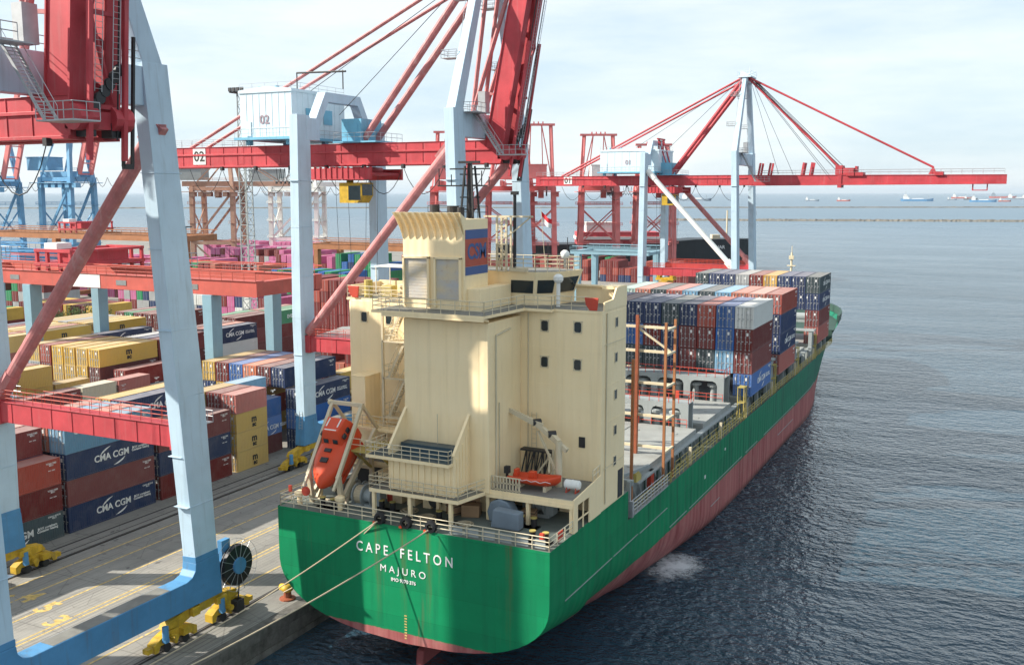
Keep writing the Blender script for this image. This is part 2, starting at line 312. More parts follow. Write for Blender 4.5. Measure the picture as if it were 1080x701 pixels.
# ------------------------------------------------------------------ mesh helpers
class MB:
    def __init__(s): s.v = []; s.f = []; s.m = []
    def add(s, vs, fs, mi=0):
        k = len(s.v); s.v += [tuple(v) for v in vs]; s.f += [tuple(i+k for i in f) for f in fs]; s.m += [mi]*len(fs)
    def hexa(s, p, mi=0):
        s.add(p, [(0, 3, 2, 1), (4, 5, 6, 7), (0, 1, 5, 4), (1, 2, 6, 5), (2, 3, 7, 6), (3, 0, 4, 7)], mi)
    def box(s, x0, x1, y0, y1, z0, z1, mi=0):
        s.hexa([(x0, y0, z0), (x1, y0, z0), (x1, y1, z0), (x0, y1, z0), (x0, y0, z1), (x1, y0, z1), (x1, y1, z1), (x0, y1, z1)], mi)
    def beam(s, p, q, w, h=None, mi=0, up=(0, 0, 1), w2=None, h2=None):
        p, q = V(p), V(q); h = h or w; d = (q-p).normalized(); u = V(up)
        if abs(d.dot(u)) > .98: u = V((0, 1, 0))
        a = d.cross(u).normalized(); c = a.cross(d)
        w2 = w2 or w; h2 = h2 or h
        P = [p-a*w/2-c*h/2, p+a*w/2-c*h/2, p+a*w/2+c*h/2, p-a*w/2+c*h/2, q-a*w2/2-c*h2/2, q+a*w2/2-c*h2/2, q+a*w2/2+c*h2/2, q-a*w2/2+c*h2/2]
        s.add(P, [(0, 1, 2, 3), (7, 6, 5, 4), (0, 4, 5, 1), (1, 5, 6, 2), (2, 6, 7, 3), (3, 7, 4, 0)], mi)
    def tube(s, p, q, r, n=8, r2=None, mi=0, caps=True):
        p, q = V(p), V(q); r2 = r if r2 is None else r2; d = (q-p).normalized()
        u = V((0, 0, 1)) if abs(d.z) < .95 else V((1, 0, 0))
        a = d.cross(u).normalized(); c = a.cross(d)
        vs = [p+(a*math.cos(2*PI*i/n)+c*math.sin(2*PI*i/n))*r for i in range(n)] + [q+(a*math.cos(2*PI*i/n)+c*math.sin(2*PI*i/n))*r2 for i in range(n)]
        fs = [(i, (i+1) % n, n+(i+1) % n, n+i) for i in range(n)]
        if caps: fs += [tuple(range(n-1, -1, -1)), tuple(range(n, 2*n))]
        s.add(vs, fs, mi)
    def path(s, pts, r, n=6, mi=0):
        for a, b in zip(pts, pts[1:]): s.tube(a, b, r, n, mi=mi)
    def prism(s, poly, ax, a, b, mi=0):
        def P(u, w, t): return {'x': (t, u, w), 'y': (u, t, w), 'z': (u, w, t)}[ax]
        n = len(poly); vs = [P(u, w, a) for u, w in poly]+[P(u, w, b) for u, w in poly]
        fs = [tuple(range(n)), tuple(range(2*n-1, n-1, -1))]+[(i, n+i, n+(i+1) % n, (i+1) % n) for i in range(n)]
        s.add(vs, fs, mi)
    def lathe(s, c, prof, n=14, mi=0, axis='z', caps=True):
        vs = []
        for r, h in prof:
            for i in range(n):
                x, y = r*math.cos(2*PI*i/n), r*math.sin(2*PI*i/n)
                p = {'z': (x, y, h), 'x': (h, x, y), 'y': (x, h, y)}[axis]
                vs.append((c[0]+p[0], c[1]+p[1], c[2]+p[2]))
        k = len(prof); fs = []
        for j in range(k-1):
            for i in range(n): fs.append((j*n+i, j*n+(i+1) % n, (j+1)*n+(i+1) % n, (j+1)*n+i))
        if caps: fs += [tuple(range(n-1, -1, -1)), tuple(range((k-1)*n, k*n))]
        s.add(vs, fs, mi)
    def rail(s, pts, h=1.05, step=1.5, bars=2, r=.035, mi=0):
        pts = [V(p) for p in pts]
        for a, b in zip(pts, pts[1:]):
            n = max(1, round((b-a).length/step))
            for i in range(n+1):
                p = a.lerp(b, i/n); s.tube(p, p+V((0, 0, h)), r, 4, mi=mi, caps=False)
            for k in range(1, bars+1):
                z = V((0, 0, h*k/bars)); s.tube(a+z, b+z, r, 4, mi=mi, caps=False)
    def stair(s, a, b, w=.8, mi=0):
        a, b = V(a), V(b); d = b-a; h = V((d.x, d.y, 0)).normalized(); sd = V((-h.y, h.x, 0))*w/2
        for k in (-1, 1):
            s.beam(a+sd*k, b+sd*k, .06, .22, mi); s.tube(a+sd*k+V((0, 0, 1)), b+sd*k+V((0, 0, 1)), .03, 4, mi=mi)
            for t in (0, .33, .66, 1): p = a.lerp(b, t)+sd*k; s.tube(p, p+V((0, 0, 1)), .025, 4, mi=mi)
        n = max(3, int(abs(d.z)/.25))
        for i in range(1, n): p = a.lerp(b, i/n); s.beam(p-sd, p+sd, .22, .04, mi)
    def ladder(s, a, b, w=.5, side=(0, 1, 0), cage=False, mi=0):
        a, b = V(a), V(b); sd = V(side)*w/2
        for k in (-1, 1): s.tube(a+sd*k, b+sd*k, .035, 4, mi=mi)
        n = max(2, int((b-a).length/.4))
        for i in range(n): p = a.lerp(b, (i+.5)/n); s.tube(p-sd, p+sd, .02, 4, mi=mi)
    def mesh(s, name, mats, origin=(0, 0, 0), smooth=False):
        me = D.meshes.new(name); ox, oy, oz = origin
        me.from_pydata([(x-ox, y-oy, z-oz) for x, y, z in s.v], [], s.f)
        for m in ([mats] if isinstance(mats, str) else mats): me.materials.append(M[m])
        if isinstance(mats, (list, tuple)): me.polygons.foreach_set('material_index', s.m)
        if smooth: me.polygons.foreach_set('use_smooth', [True]*len(me.polygons))
        me.update(); return me
    def build(s, name, mats, parent=None, origin=None, smooth=False, bevel=0):
        if origin is None: origin = root_loc(parent) if parent else (0, 0, 0)
        o = D.objects.new(name, s.mesh(name, mats, origin, smooth)); COL.objects.link(o)
        if parent: o.parent = parent
        else: o.location = origin
        if bevel:
            md = o.modifiers.new('bevel', 'BEVEL'); md.width = bevel; md.segments = 2; md.limit_method = 'ANGLE'
        return o
LOCAL = (0, 0, 0)
def root_loc(o):
    while o.parent: o = o.parent
    return tuple(o.location)
def tag(o, label=None, cat=None, group=None, kind=None):
    if label: o['label'] = label
    if cat: o['category'] = cat
    if group: o['group'] = group
    if kind: o['kind'] = kind
    return o
def empty(name, loc, label, cat, group=None, rz=0):
    o = D.objects.new(name, None); COL.objects.link(o); o.location = loc; o.rotation_euler = (0, 0, rz); o.empty_display_size = 1
    return tag(o, label, cat, group)
def part(name, mat, parent, fn, origin=None, smooth=False, bevel=0):
    b = MB(); fn(b); return b.build(name, mat, parent, origin, smooth, bevel)
def copy_tree(o, parent=None):
    c = o.copy(); COL.objects.link(c); c.parent = parent
    for ch in [x for x in o.children]: copy_tree(ch, c)
    return c
_txt = {}
def text_mesh(s, size, bold=0.0, ex=.012):
    k = (s, size, bold, ex)
    if k in _txt: return _txt[k]
    cu = D.curves.new('lettering', 'FONT'); cu.body = s; cu.size = size; cu.extrude = ex; cu.offset = bold
    cu.align_x = 'CENTER'; cu.align_y = 'CENTER'; cu.resolution_u = 3; cu.space_line = .8
    to = D.objects.new('lettering', cu); COL.objects.link(to)
    dg = bpy.context.evaluated_depsgraph_get(); me = D.meshes.new_from_object(to.evaluated_get(dg))
    D.objects.remove(to); D.curves.remove(cu); _txt[k] = me; return me
FACE = {'+x': Matrix(((0, 0, 1), (1, 0, 0), (0, 1, 0))), '-y': Matrix(((1, 0, 0), (0, 0, -1), (0, 1, 0))), '+z': Matrix.Identity(3)}
def text(s, size, mat, parent, pos, face, name='lettering', bold=0.0, ex=.012, sx=1.0, rot=0, origin=None):
    src = text_mesh(s, size, bold, ex); me = src.copy(); me.materials.clear(); me.materials.append(M[mat])
    org = V(origin if origin is not None else root_loc(parent))
    mt = Matrix.Translation(V(pos)-org) @ (FACE[face].to_4x4()) @ Matrix.Rotation(rot, 4, 'Z') @ Matrix.Diagonal((sx, 1, 1, 1))
    me.transform(mt); o = D.objects.new(name, me); COL.objects.link(o); o.parent = parent; return o

# ------------------------------------------------------------------ the setting: sea, quay, lanes, breakwaters
W = MB(); S = 60000
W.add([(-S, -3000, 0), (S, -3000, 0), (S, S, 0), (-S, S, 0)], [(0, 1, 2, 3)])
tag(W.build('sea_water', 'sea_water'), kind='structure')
QX, QZ = -54.3, 2.5
q = MB()
outline = [(QX, -60), (QX, 330), (-100, 330), (-100, 445), (-200, 470), (-200, 560), (-640, 560), (-640, -60)]
n = len(outline)
q.add([(x, y, QZ) for x, y in outline], [tuple(range(n))], 0)
q.add([(x, y, z) for z in (-3, QZ) for x, y in outline], [(i, (i+1) % n, n+(i+1) % n, n+i) for i in range(n)], 1)
quay = tag(q.build('quay', ['quay_concrete', 'quay_wall']), kind='structure')
k = MB(); k.box(QX-.9, QX+.12, -60, 330, QZ-.9, QZ+.06)
k.box(QX+.12, QX+.3, -60, 330, -.6, .5)
tag(k.build('quay_kerb', 'quay_wall', origin=(QX, 0, QZ)), kind='structure')
WX, LX = -58.7, -83.3
k = MB()
for x in (WX, LX):
    k.box(x-.28, x+.28, -60, 328, QZ+.002, QZ+.004, 1); k.box(x-.06, x+.06, -60, 328, QZ+.004, QZ+.05, 0)
k.box(-86.2, -85.9, -60, 328, QZ+.002, QZ+.005, 1); k.box(-84.6, -84.45, -60, 328, QZ+.002, QZ+.005, 1)
tag(k.build('crane_track', ['rail_steel', 'groove'], origin=(WX, 0, QZ)), kind='structure')
k = MB()
for x in (-81.0, -78.2, -74.3, -70.6, -70.0, -66.3, -65.7, -62.2):
    y = -40
    while y < 326:
        k.box(x-.09, x+.09, y, y+8.6, QZ+.004, QZ+.007); y += 8.8
lm = tag(k.build('lane_markings', 'line_yellow', origin=(-70, 60, QZ)), kind='structure')
for s_, x, y in (('3', -71.2, 55.4), ('4', -77.6, 57.9), ('6', -79.6, 56.4), ('5', -74.3, 57.0), ('2', -64.2, 58), ('3', -71.2, 104), ('4', -77.6, 104)):
    text(s_, 3.2, 'line_yellow', lm, (x, y, QZ+.012), '+z', 'lane_number', .07, .001)
for nm, p, q_, lab in (('breakwater', (-440, 1352), (330, 1606), 'long low stone breakwater lying nearer across the open water'),
                       ('breakwater', (-2700, 1360), (700, 3297), 'thin pale breakwater farther out near the horizon')):
    b = MB(); p, q_ = V((*p, 0)), V((*q_, 0)); d = (q_-p).normalized(); a = V((-d.y, d.x, 0)); m = 260; vs = []
    for i in range(m+1):
        c = p.lerp(q_, i/m); j = lambda s: random.uniform(-s, s)
        vs += [c-a*(7+j(1.5))-V((0, 0, .5)), c-a*(2.2+j(.6))+V((0, 0, 2.7+j(.6))), c+a*(2.2+j(.6))+V((0, 0, 2.7+j(.6))), c+a*(7+j(2))-V((0, 0, .5))]
    b.add(vs, [(4*i+k_, 4*i+4+k_, 4*i+5+k_, 4*i+1+k_) for i in range(m) for k_ in range(3)])
    tag(b.build(nm, 'pale_stone', origin=tuple(p)), lab, 'breakwater')

# ------------------------------------------------------------------ ship-to-shore cranes
def bogie_set(root, x, y, mat='bogie_yellow'):
    """one corner of a crane: balance beam, two trucks, wheels"""
    def eq(b):
        b.prism([(y-4.3, 1.75), (y-3.9, 2.35), (y-1.1, 2.8), (y+1.1, 2.8), (y+3.9, 2.35), (y+4.3, 1.75), (y+2.6, 1.6), (y+1.2, 2.0), (y-1.2, 2.0), (y-2.6, 1.6)], 'x', x-.45, x+.45)
        b.box(x-.62, x+.62, y-.7, y+.7, 2.0, 2.82); b.box(x+.45, x+.9, y-1.7, y-.9, 2.0, 2.7)
        b.box(x+.45, x+.8, y+1.2, y+2.4, 1.9, 2.5)
    bo = part('bogie', mat, root, eq, LOCAL, bevel=.04)
    for s in (-1, 1):
        def tr(b, c=y+s*3.2):
            b.prism([(c-2.3, .3), (c-2.3, .95), (c-1.7, 1.3), (c-.6, 1.62), (c+.6, 1.62), (c+1.7, 1.3), (c+2.3, .95), (c+2.3, .3), (c+1.9, .3), (c+1.7, .75), (c+.3, .75), (c+.1, .3), (c-.1, .3), (c-.3, .75), (c-1.7, .75), (c-1.9, .3)], 'x', x-.42, x+.42)
            b.tube((x+.42, c-.5, 1.15), (x+1.0, c-.5, 1.15), .26, 8); b.box(x+.42, x+.95, c+.3, c+1.2, .9, 1.5); b.box(x-.3, x+.3, c+s*2.3, c+s*2.9, .45, .85)
        part('truck', mat, bo, tr, LOCAL)
        part('motor', 'crane_blue', bo, lambda b, c=y+s*3.2: (b.tube((x+.7, c-1.4, 1.3), (x+.7, c-1.4, 2.3), .26, 10), b.box(x+.5, x+.9, c-1.6, c-1.2, 1.0, 1.3)), LOCAL)
        for k in (-1, 1):
            part('wheel', 'dark_steel', bo, lambda b, c=y+s*3.2+k*1.0: b.tube((x-.46, c, .38), (x+.46, c, .38), .38, 14), LOCAL)
    return bo
def lattice(b, p0, p1, q0, q1, n, w=.35, mi=0, cross=True):
    p0, p1, q0, q1 = map(V, (p0, p1, q0, q1))
    for i in range(n+1):
        t = i/n; b.beam(p0.lerp(p1, t), q0.lerp(q1, t), w, mi=mi)
        if i < n and cross:
            t2 = (i+1)/n
            if i % 2: b.beam(p0.lerp(p1, t), q0.lerp(q1, t2), w*.8, mi=mi)
            else: b.beam(q0.lerp(q1, t), p0.lerp(p1, t2), w*.8, mi=mi)
def sts_crane(Yc, label, up, number=None, dz=0.0, brace_up=True, house=True, apex=62.6, full=True, h=9.2, lean=-1.5):
    r = empty('gantry_crane', (WX, Yc, QZ), label, 'crane', 'container gantry cranes on the quay')
    GX = LX-WX; T = 46.2; wl = lean                 # half leg spacing, landside rail, top frame level
    g0, g1 = 40.1+dz, 43.0+dz-(.35 if dz else 0); gy = 1.5                     # main girder
    for x in (0, GX):
        def sill(b, x=x):
            b.prism([(-h-1.6, 2.8), (h+1.6, 2.8), (h+1.35, 6.3), (h-1.3, 6.3), (h-1.38, 5.7), (h-1.75, 5.25), (h-2.4, 5.05), (-h+2.4, 5.05), (-h+1.75, 5.25), (-h+1.38, 5.7), (-h+1.3, 6.3), (-h-1.35, 6.3)], 'x', x-.75, x+.75)
        part('sill_beam', 'crane_blue', r, sill, LOCAL, bevel=.05)
        part('walkway', 'deck_grey', r, lambda b, x=x: b.box(x-.66, x+.66, -h+4.2, h-4.2, 5.05, 5.07), LOCAL)
        for s in (-1, 1): bogie_set(r, x, s*h-s*.3)
    for x, lean in ((0, wl), (GX, 0)):
        for s in (-1, 1):
            def leg(b, x=x, s=s, lean=lean):
                b.beam((x, s*h, 6.3), (x+lean*.33, s*h, 20), 1.35, 2.5, up=(0, 1, 0), w2=1.4, h2=2.9)
                b.beam((x+lean*.33, s*h, 20), (x+lean, s*(h-.4), T+.3), 1.4, 2.9, up=(0, 1, 0), w2=1.3, h2=2.6)
                for zz in (11, 25.5, 38):
                    kk = (zz-6.3)/(T-6.3); b.box(x+lean*kk-.745, x+lean*kk+.745, s*(h-.2)-1.5, s*(h-.2)+1.5, zz, zz+.05)
                b.box(x+lean*.33-.73, x+lean*.33+.73, s*h-1.5, s*h+1.5, 15.1, 15.16); b.box(x+lean*.66-.73, x+lean*.66+.73, s*(h-.2)-1.45, s*(h-.2)+1.45, 32, 32.06)
            lg = part('leg', 'crane_white', r, leg, LOCAL, bevel=.06)
            part('leg_foot', 'crane_blue', lg, lambda b, x=x, s=s: b.beam((x, s*h, 6.29), (x+lean*.01, s*h, 6.75), 1.42, 2.6, up=(0, 1, 0)), LOCAL)
            if full:
                def ld(b, x=x, s=s, lean=lean):
                    a = V((x+.1, s*(h+1.45), 5)); c = V((x+lean, s*(h-.4)+1.6, T)); e = a.lerp(c, .3)
                    b.ladder(a, e, .5, (1, 0, 0)); b.ladder(e, c, .5, (1, 0, 0))
                    for t in (.3, .62): p = a.lerp(c, t); b.box(p.x-.6, p.x+.6, p.y-.1, p.y+.9, p.z, p.z+.06); b.rail([p+V((-.6, .9, 0)), p+V((.6, .9, 0))], 1, .6)
                part('ladder', 'galvanised', lg, ld, LOCAL)
    for s in (-1, 1):
        def pb(b, s=s):
            b.box(GX+.7, -1.2, s*h-.55, s*h+.55, 15.6, 17.5); b.box(GX+.6, -1.1, s*h-.68, s*h+.68, 17.5, 17.56)
            for i in range(8): x = GX+3+i*2.6; b.box(x-.05, x+.05, s*h-.6, s*h+.6, 15.62, 17.45)
            b.box(GX+.62, GX+1.5, s*h-.7, s*h+.7, 15.4, 17.7); b.box(-2.2, -1.15, s*h-.7, s*h+.7, 15.4, 17.7)
        p = part('portal_beam', 'crane_red', r, pb, LOCAL, bevel=.04)
        if full: part('railing', 'rail_red', p, lambda b, s=s: [b.rail([(GX+1.2, s*h+k*.62, 17.56), (-1.8, s*h+k*.62, 17.56)], 1.1, 1.2, 3, .03) for k in (-1, 1)], LOCAL)
        if brace_up: a, c = (GX+.9, s*h, 18.0), (-1.9, s*(h-.4), T-4.2)
        else: a, c = (GX+.9, s*(h-.4), T-4.2), (-1.0, s*h, 18.0)
        mat = 'crane_tube' if brace_up or s > 0 else 'white_paint'
        def br(b, a=a, c=c):
            b.tube(a, c, .62, 14)
            e = V(a).lerp(V(c), .09); b.tube(a, e, .78, 8, .72)
            e2 = V(a).lerp(V(c), .93); b.beam(e2, c, .7, 1.7)
        part('brace_tube', mat, r, br, LOCAL)
    # upper portal frames
    def xb(b):
        b.box(wl-.75, wl+.6, -h+.9, h-.9, T-3.0, T)
        for y in (-5.5, 5.5): b.box(wl-.79, wl+.64, y-.12, y+.12, T-3.05, T+.05)
    part('cross_beam', 'crane_white', r, xb, LOCAL, bevel=.05)
    def arch(b):
        b.prism([(-h+.9, T-2.9), (-h+.9, T), (-6.2, T), (-4.0, T+3.6), (4.0, T+3.6), (6.2, T), (h-.9, T), (h-.9, T-2.9), (5.5, T-2.9), (5.5, T-1.2), (3.4, T+2.3), (-3.4, T+2.3), (-5.5, T-1.2), (-5.5, T-2.9)], 'x', GX-.7, GX+.7)
    part('cross_arch', 'crane_white', r, arch, LOCAL, bevel=.05)
    # A-frame and apex
    ax = wl+.3; az = apex+2
    for s in (-1, 1):
        def al(b, s=s): b.beam((wl, s*(h-.5), T), (ax, s*2.0, az), 1.25, 1.9, up=(0, 1, 0), w2=.95, h2=1.2)
        m_ = part('mast_leg', 'crane_white', r, al, LOCAL, bevel=.05)
        if full:
            def pl(b, s=s):
                for t in (.35, .75):
                    y = s*(h-.5)*(1-t)+s*2*t; z = T+(az-T)*t; b.box(-4.2, -1.9, y-.8, y+.8, z, z+.08); b.rail([(-2, y-.8, z), (-4.2, y-.8, z), (-4.2, y+.8, z), (-2, y+.8, z)], 1, 1)
                b.ladder((-2.3, s*(h-1.2), T), (-2.1, s*3.0, az), .5, (0, 1, 0))
            part('platform', 'galvanised', m_, pl, LOCAL)
    def ap(b):
        b.box(ax-1.6, ax+1.6, -3, 3, az, az+.35); b.box(ax-.7, ax+.7, -2.6, 2.6, az-1.1, az)
        for y in (-1.8, 0, 1.8): b.tube((ax-.9, y-.12, az+.9), (ax-.9, y+.12, az+.9), .75, 12)
        b.rail([(ax-1.6, -3, az+.35), (ax+1.6, -3, az+.35), (ax+1.6, 3, az+.35), (ax-1.6, 3, az+.35), (ax-1.6, -3, az+.35)], 1.1, 1)
        b.tube((ax, 2.5, az), (ax, 2.5, az+3), .05, 4); b.beam((ax-1.5, 0, az+.3), (ax+2.0, 0, az+1.6), .2)
    part('apex_head', 'house_blue', r, ap, LOCAL)
    # main girder, backreach to the left
    XB = GX-33.5
    def gd(b):
        for s in (-1, 1):
            y = s*gy
            b.box(XB, 1.4, y-.5, y+.5, g0+.25, g1); b.box(XB-.1, 1.4, y-.72, y+.72, g0, g0+.25); b.box(XB-.1, 1.4, y-.62, y+.62, g1, g1+.05)
        for i in range(int((1.4-XB)/2.6)):
            x = XB+1.2+i*2.6
            for s in (-1, 1): b.box(x-.04, x+.04, s*gy-.56, s*gy+.56, g0+.25, g1)
        for s in (-1, 1):
            for x in (GX-16, GX-4, GX+9, GX+18): b.box(x-.5, x+.5, s*gy-.53, s*gy+.53, g0+.4, g1-.15)
            b.box(XB+1, 0, s*gy-.66, s*gy-.5, g0+1.7, g0+1.95)
        for x in (XB+.4, GX-22, GX-11, GX+6, GX+16): b.box(x-.4, x+.4, -gy+.5, gy-.5, g0+.5, g1-.4)
    gr = part('girder', 'crane_red', r, gd, LOCAL, bevel=.04)
    part('railing', 'galvanised', gr, lambda b: [b.rail([(XB+.2, s*(gy+.55), g1+.05), (GX-15, s*(gy+.55), g1+.05)], 1.1, 2, 2, .03) for s in (-1, 1)], LOCAL)
    def fest(b):
        x = XB+8
        while x < -3:
            b.path([(x+6.2*i/8, -gy-.9, g0-.2-3.6*math.sin(PI*i/8)**.8) for i in range(9)], .05, 4); x += 6.2
            b.box(x-.2, x+.2, -gy-1.1, -gy-.6, g0-.45, g0+.1)
    if full: part('festoon_cable', 'dark_steel', gr, fest, LOCAL)
    if number:
        def pl(b): b.box(-49.7, -47.3, -gy-.56, -gy-.52, g0+.45, g1-.15)
        np_ = part('number_plate', 'wall_white', gr, pl, LOCAL)
        text(number, 2.1, 'lettering_black', np_, (-48.5, -gy-.575, (g0+g1)/2+.12), '-y', 'number', .03, .01, origin=LOCAL)
    if house:
        lh = 0 if up else 7.0
        hx0, hx1, hy0, hy1, hz0, hz1 = -38.2, -29.2+lh, -4.6, 7.5, g1+1.05, g1+7.6-lh*.12
        def mh(b):
            b.box(hx0, hx1, hy0, hy1, hz0, hz1-.5)
            b.prism([(hx0-.15, hz1-.5), (hx1+.15, hz1-.5), (hx1+.15, hz1-.1), ((hx0+hx1)/2, hz1+.35), (hx0-.15, hz1-.1)], 'y', hy0-.15, hy1+.15)
            for i in range(1, 8): x = hx0+(hx1-hx0)*i/8; b.box(x-.03, x+.03, hy0-.04, hy0, hz0+.2, hz1-.5)
            for i in range(1, 10): y = hy0+(hy1-hy0)*i/10; b.box(hx1, hx1+.04, y-.03, y+.03, hz0+.2, hz1-.5)
            b.box(hx0, hx1, hy0-.05, hy0, hz0+1.25, hz0+1.35)
        m_ = part('machinery_house', 'house_blue', r, mh, LOCAL)
        part('house_base', 'pale_blue', m_, lambda b: (b.box(hx0-.5, hx1+.5, hy0-.9, hy1+.9, hz0-.35, hz0), [b.box(x-.3, x+.3, y-.4, y+.4, g1+.05, hz0-.35) for x in (hx0+1, hx1-1) for y in (-4, 4)]), LOCAL)
        part('railing', 'galvanised', m_, lambda b: (b.rail([(hx0-.4, hy0-.85, hz0), (hx1+.4, hy0-.85, hz0), (hx1+.4, hy1+.8, hz0)], 1.1, 1.3, 2, .025), b.rail([(hx0, hy0, hz1-.2), (hx1, hy0, hz1-.2), (hx1, hy1, hz1-.2)], 1.0, 2, 2, .025)), LOCAL)
        if number: text(number, 1.7, 'lettering_grey', m_, ((hx0+hx1)/2-.2, hy0-.055, hz0+2.35), '-y', 'number', .03, .01, origin=LOCAL)
        def eq(b):
            b.box(-22.6, -19.4, -2.4, 2.4, g1+.3, g1+3.3); b.box(-22.2, -20, -2.46, -2.4, g1+1.2, g1+2.6); b.box(-23.4, -16.5, -3.4, 3.4, g1+.1, g1+.3)
            for k in range(4): b.box(-22.66, -22.6, -2+k, -1.4+k, g1+1.0, g1+2.8)
        part('hoist_platform', 'pale_blue', r, eq, LOCAL)
        part('railing', 'galvanised', r, lambda b: b.rail([(-23.3, -3.3, g1+.3), (-16.6, -3.3, g1+.3), (-16.6, 3.3, g1+.3)], 1.1, 1.2, 2, .03), LOCAL)
        for ya, yb in ((3, 5.2), (7, 9)): part('louvre', 'pale_blue', m_, lambda b: b.box(hx1+.04, hx1+.1, hy0+ya, hy0+yb, hz0+2, hz0+4), LOCAL)
        part('door', 'house_blue', m_, lambda b: b.box(hx0+1, hx0+1.9, hy0-.1, hy0-.05, hz0+.2, hz0+2.2), LOCAL)
        for x in (hx0+2, hx0+5): part('roof_vent', 'pale_blue', m_, lambda b: b.tube((x, hy0+2, hz1-.1), (x, hy0+2, hz1+.6), .3, 8), LOCAL)
        part('crane_rail', 'dark_steel', m_, lambda b: (b.tube((hx1-1, -2, hz1+2.2), (-22, -2, hz1+2.0), .14, 6), [b.beam((x, -2, hz1-.3), (x, -2, hz1+2.2), .12) for x in (hx1-1, -22.5)]), LOCAL)
    # trolley and operator's cab
    tx = -22.0 if up else -21
    def tr(b):
        b.box(tx-4.6, tx+4.6, -3.9, 3.9, g0-1.3, g0-.95); b.box(tx-5, tx+5, -4.0, -3.6, g0-1.9, g0-.4); b.box(tx-5, tx+5, 3.6, 4.0, g0-1.9, g0-.4)
        for i in range(12):
            x = tx-5+i*10/11; b.box(x-.05, x+.05, -4.1, -3.6, g0-1.7, g0-.2)
        for s in (-1, 1): b.tube((tx+s*2, -3, g0-.6), (tx+s*2, 3, g0-.6), .45, 10)
    t_ = part('trolley', 'crane_red', r, tr, LOCAL)
    part('trolley_cable', 'dark_steel', t_, lambda b: [(b.path([(tx-11+i*.75+.7*k/5, -3.6, g0-.3-1.9*math.sin(PI*k/5)) for k in range(6)], .05, 4), b.box(tx-11+i*.75-.1, tx-11+i*.75+.1, -3.75, -3.5, g0-2.4, g0-2.1)) for i in range(9)]+[b.box(tx-4+i*1.1, tx-3.5+i*1.1, -3.9, -3.2, g0-2.0, g0-1.3) for i in range(8)], LOCAL)
    cx = tx+1.2
    cb = part('cab', 'bogie_yellow', t_, lambda b: (b.prism([(cx-1.7, g0-5.0), (cx+1.2, g0-5.0), (cx+1.9, g0-4.0), (cx+1.9, g0-2.3), (cx-1.7, g0-2.3)], 'y', -3.4, -.6), b.box(cx-1.2, cx-.6, -2.4, -1.6, g0-2.3, g0-1.3)), LOCAL)
    part('window', 'glass', cb, lambda b: (b.box(cx-.2, cx+1.75, -3.43, -3.4, g0-4.6, g0-2.7), b.box(cx+1.9, cx+1.93, -3.2, -.8, g0-4.0, g0-2.5)), LOCAL)
    def rp_(b):
        for y in (-1.4, 1.4):
            for dx in (-2.6, 2.6): b.tube((tx+dx, y, g0-1), (tx+dx*.8, y, g0-(24 if not up else 16)), .035, 4)
    part('hoist_rope', 'dark_steel', t_, rp_, LOCAL)
    sz = g0-(24 if not up else 16)
    def sp(b):
        b.box(tx-2.4, tx+2.4, -1.5, 1.5, sz-.6, sz); b.box(tx-1.1, tx+1.1, -3.0, 3.0, sz-1.3, sz-.7)
        for y in (-2.6, 2.6): b.box(tx-1.2, tx+1.2, y-.35, y+.35, sz-2.1, sz-1.3)
        for x in (-1.8, 1.8): b.tube((tx+x, -1.2, sz+.4), (tx+x, 1.2, sz+.4), .5, 10)
    if not up: part('headblock', 'bogie_yellow', t_, sp, LOCAL)
    # boom
    hx, hz, LB = .2, (g0+g1)/2, 58.1
    ang = R(up) if up else 0.0
    u = V((math.cos(ang), 0, math.sin(ang))); w = V((-math.sin(ang), 0, math.cos(ang)))
    H0 = V((hx, 0, hz))
    def bp(t, y, k=0.0): return H0+u*t+w*k+V((0, y, 0))
    def bm(b):
        for s in (-1, 1):
            b.beam(bp(.3, s*gy), bp(LB, s*gy), .95, g1-g0-.3, up=w, h2=1.9)
            b.beam(bp(.5, s*gy, -1.25), bp(LB, s*gy, -1.0), 1.35, .2, up=w); b.beam(bp(.5, s*gy, 1.2), bp(LB, s*gy, .95), 1.2, .12, up=w)
        lattice(b, bp(1, -gy+.4), bp(LB-1, -gy+.4), bp(1, gy-.4), bp(LB-1, gy-.4), 12, .42)
        for t in (24.5, 26.5, 44):
            b.box(*sum([[bp(t, 0, 0).x-.9, bp(t, 0, 0).x+.9], [-gy-.9, gy+.9], [bp(t, 0, 0).z+.9, bp(t, 0, 0).z+1.7]], [])) if not up else None
        if not up:
            for s in (-1, 1):
                for t in (21.9, 42.6): b.prism([(hx+t-.9, hz+1.2), (hx+t, hz+2.9), (hx+t+.9, hz+1.2)], 'y', s*gy-.3, s*gy+.3)
            for t in (2.5, 5, 13, 15): b.beam(bp(t, -gy, 1), bp(t+.5, -gy, 4.2), .45); b.beam(bp(t, gy, 1), bp(t+.5, gy, 4.2), .45)
            b.box(hx+21.0, hx+22.6, -gy-.6, gy+.6, hz+1.2, hz+3.4); b.box(hx+22.8, hx+25.2, -gy-.6, gy+.6, hz+1.2, hz+2.8); b.box(hx+25.4, hx+25.9, -gy, gy, hz+1.2, hz+3.2); b.box(hx+21.6, hx+22.5, -gy-.62, gy+.62, hz-1.9, hz+1); b.box(hx+LB-7, hx+LB-3.8, -gy-.4, gy+.4, hz-2.6, hz-2.4); [b.box(hx+LB-x, hx+LB-x+.2, y-.1, y+.1, hz-2.4, hz-1) for x in (7, 4) for y in (-gy, gy)]
        else:
            # pulley blocks and hanging hook links near the hinge
            for s in (-1, 1):
                c = bp(.2, s*gy, -1.8); b.tube(c-V((0, .8, 0)), c+V((0, .8, 0)), .9, 12)
                b.beam(bp(-2.6, s*gy, -2.6), bp(14, s*gy, -2.2), .35, .3, up=w)
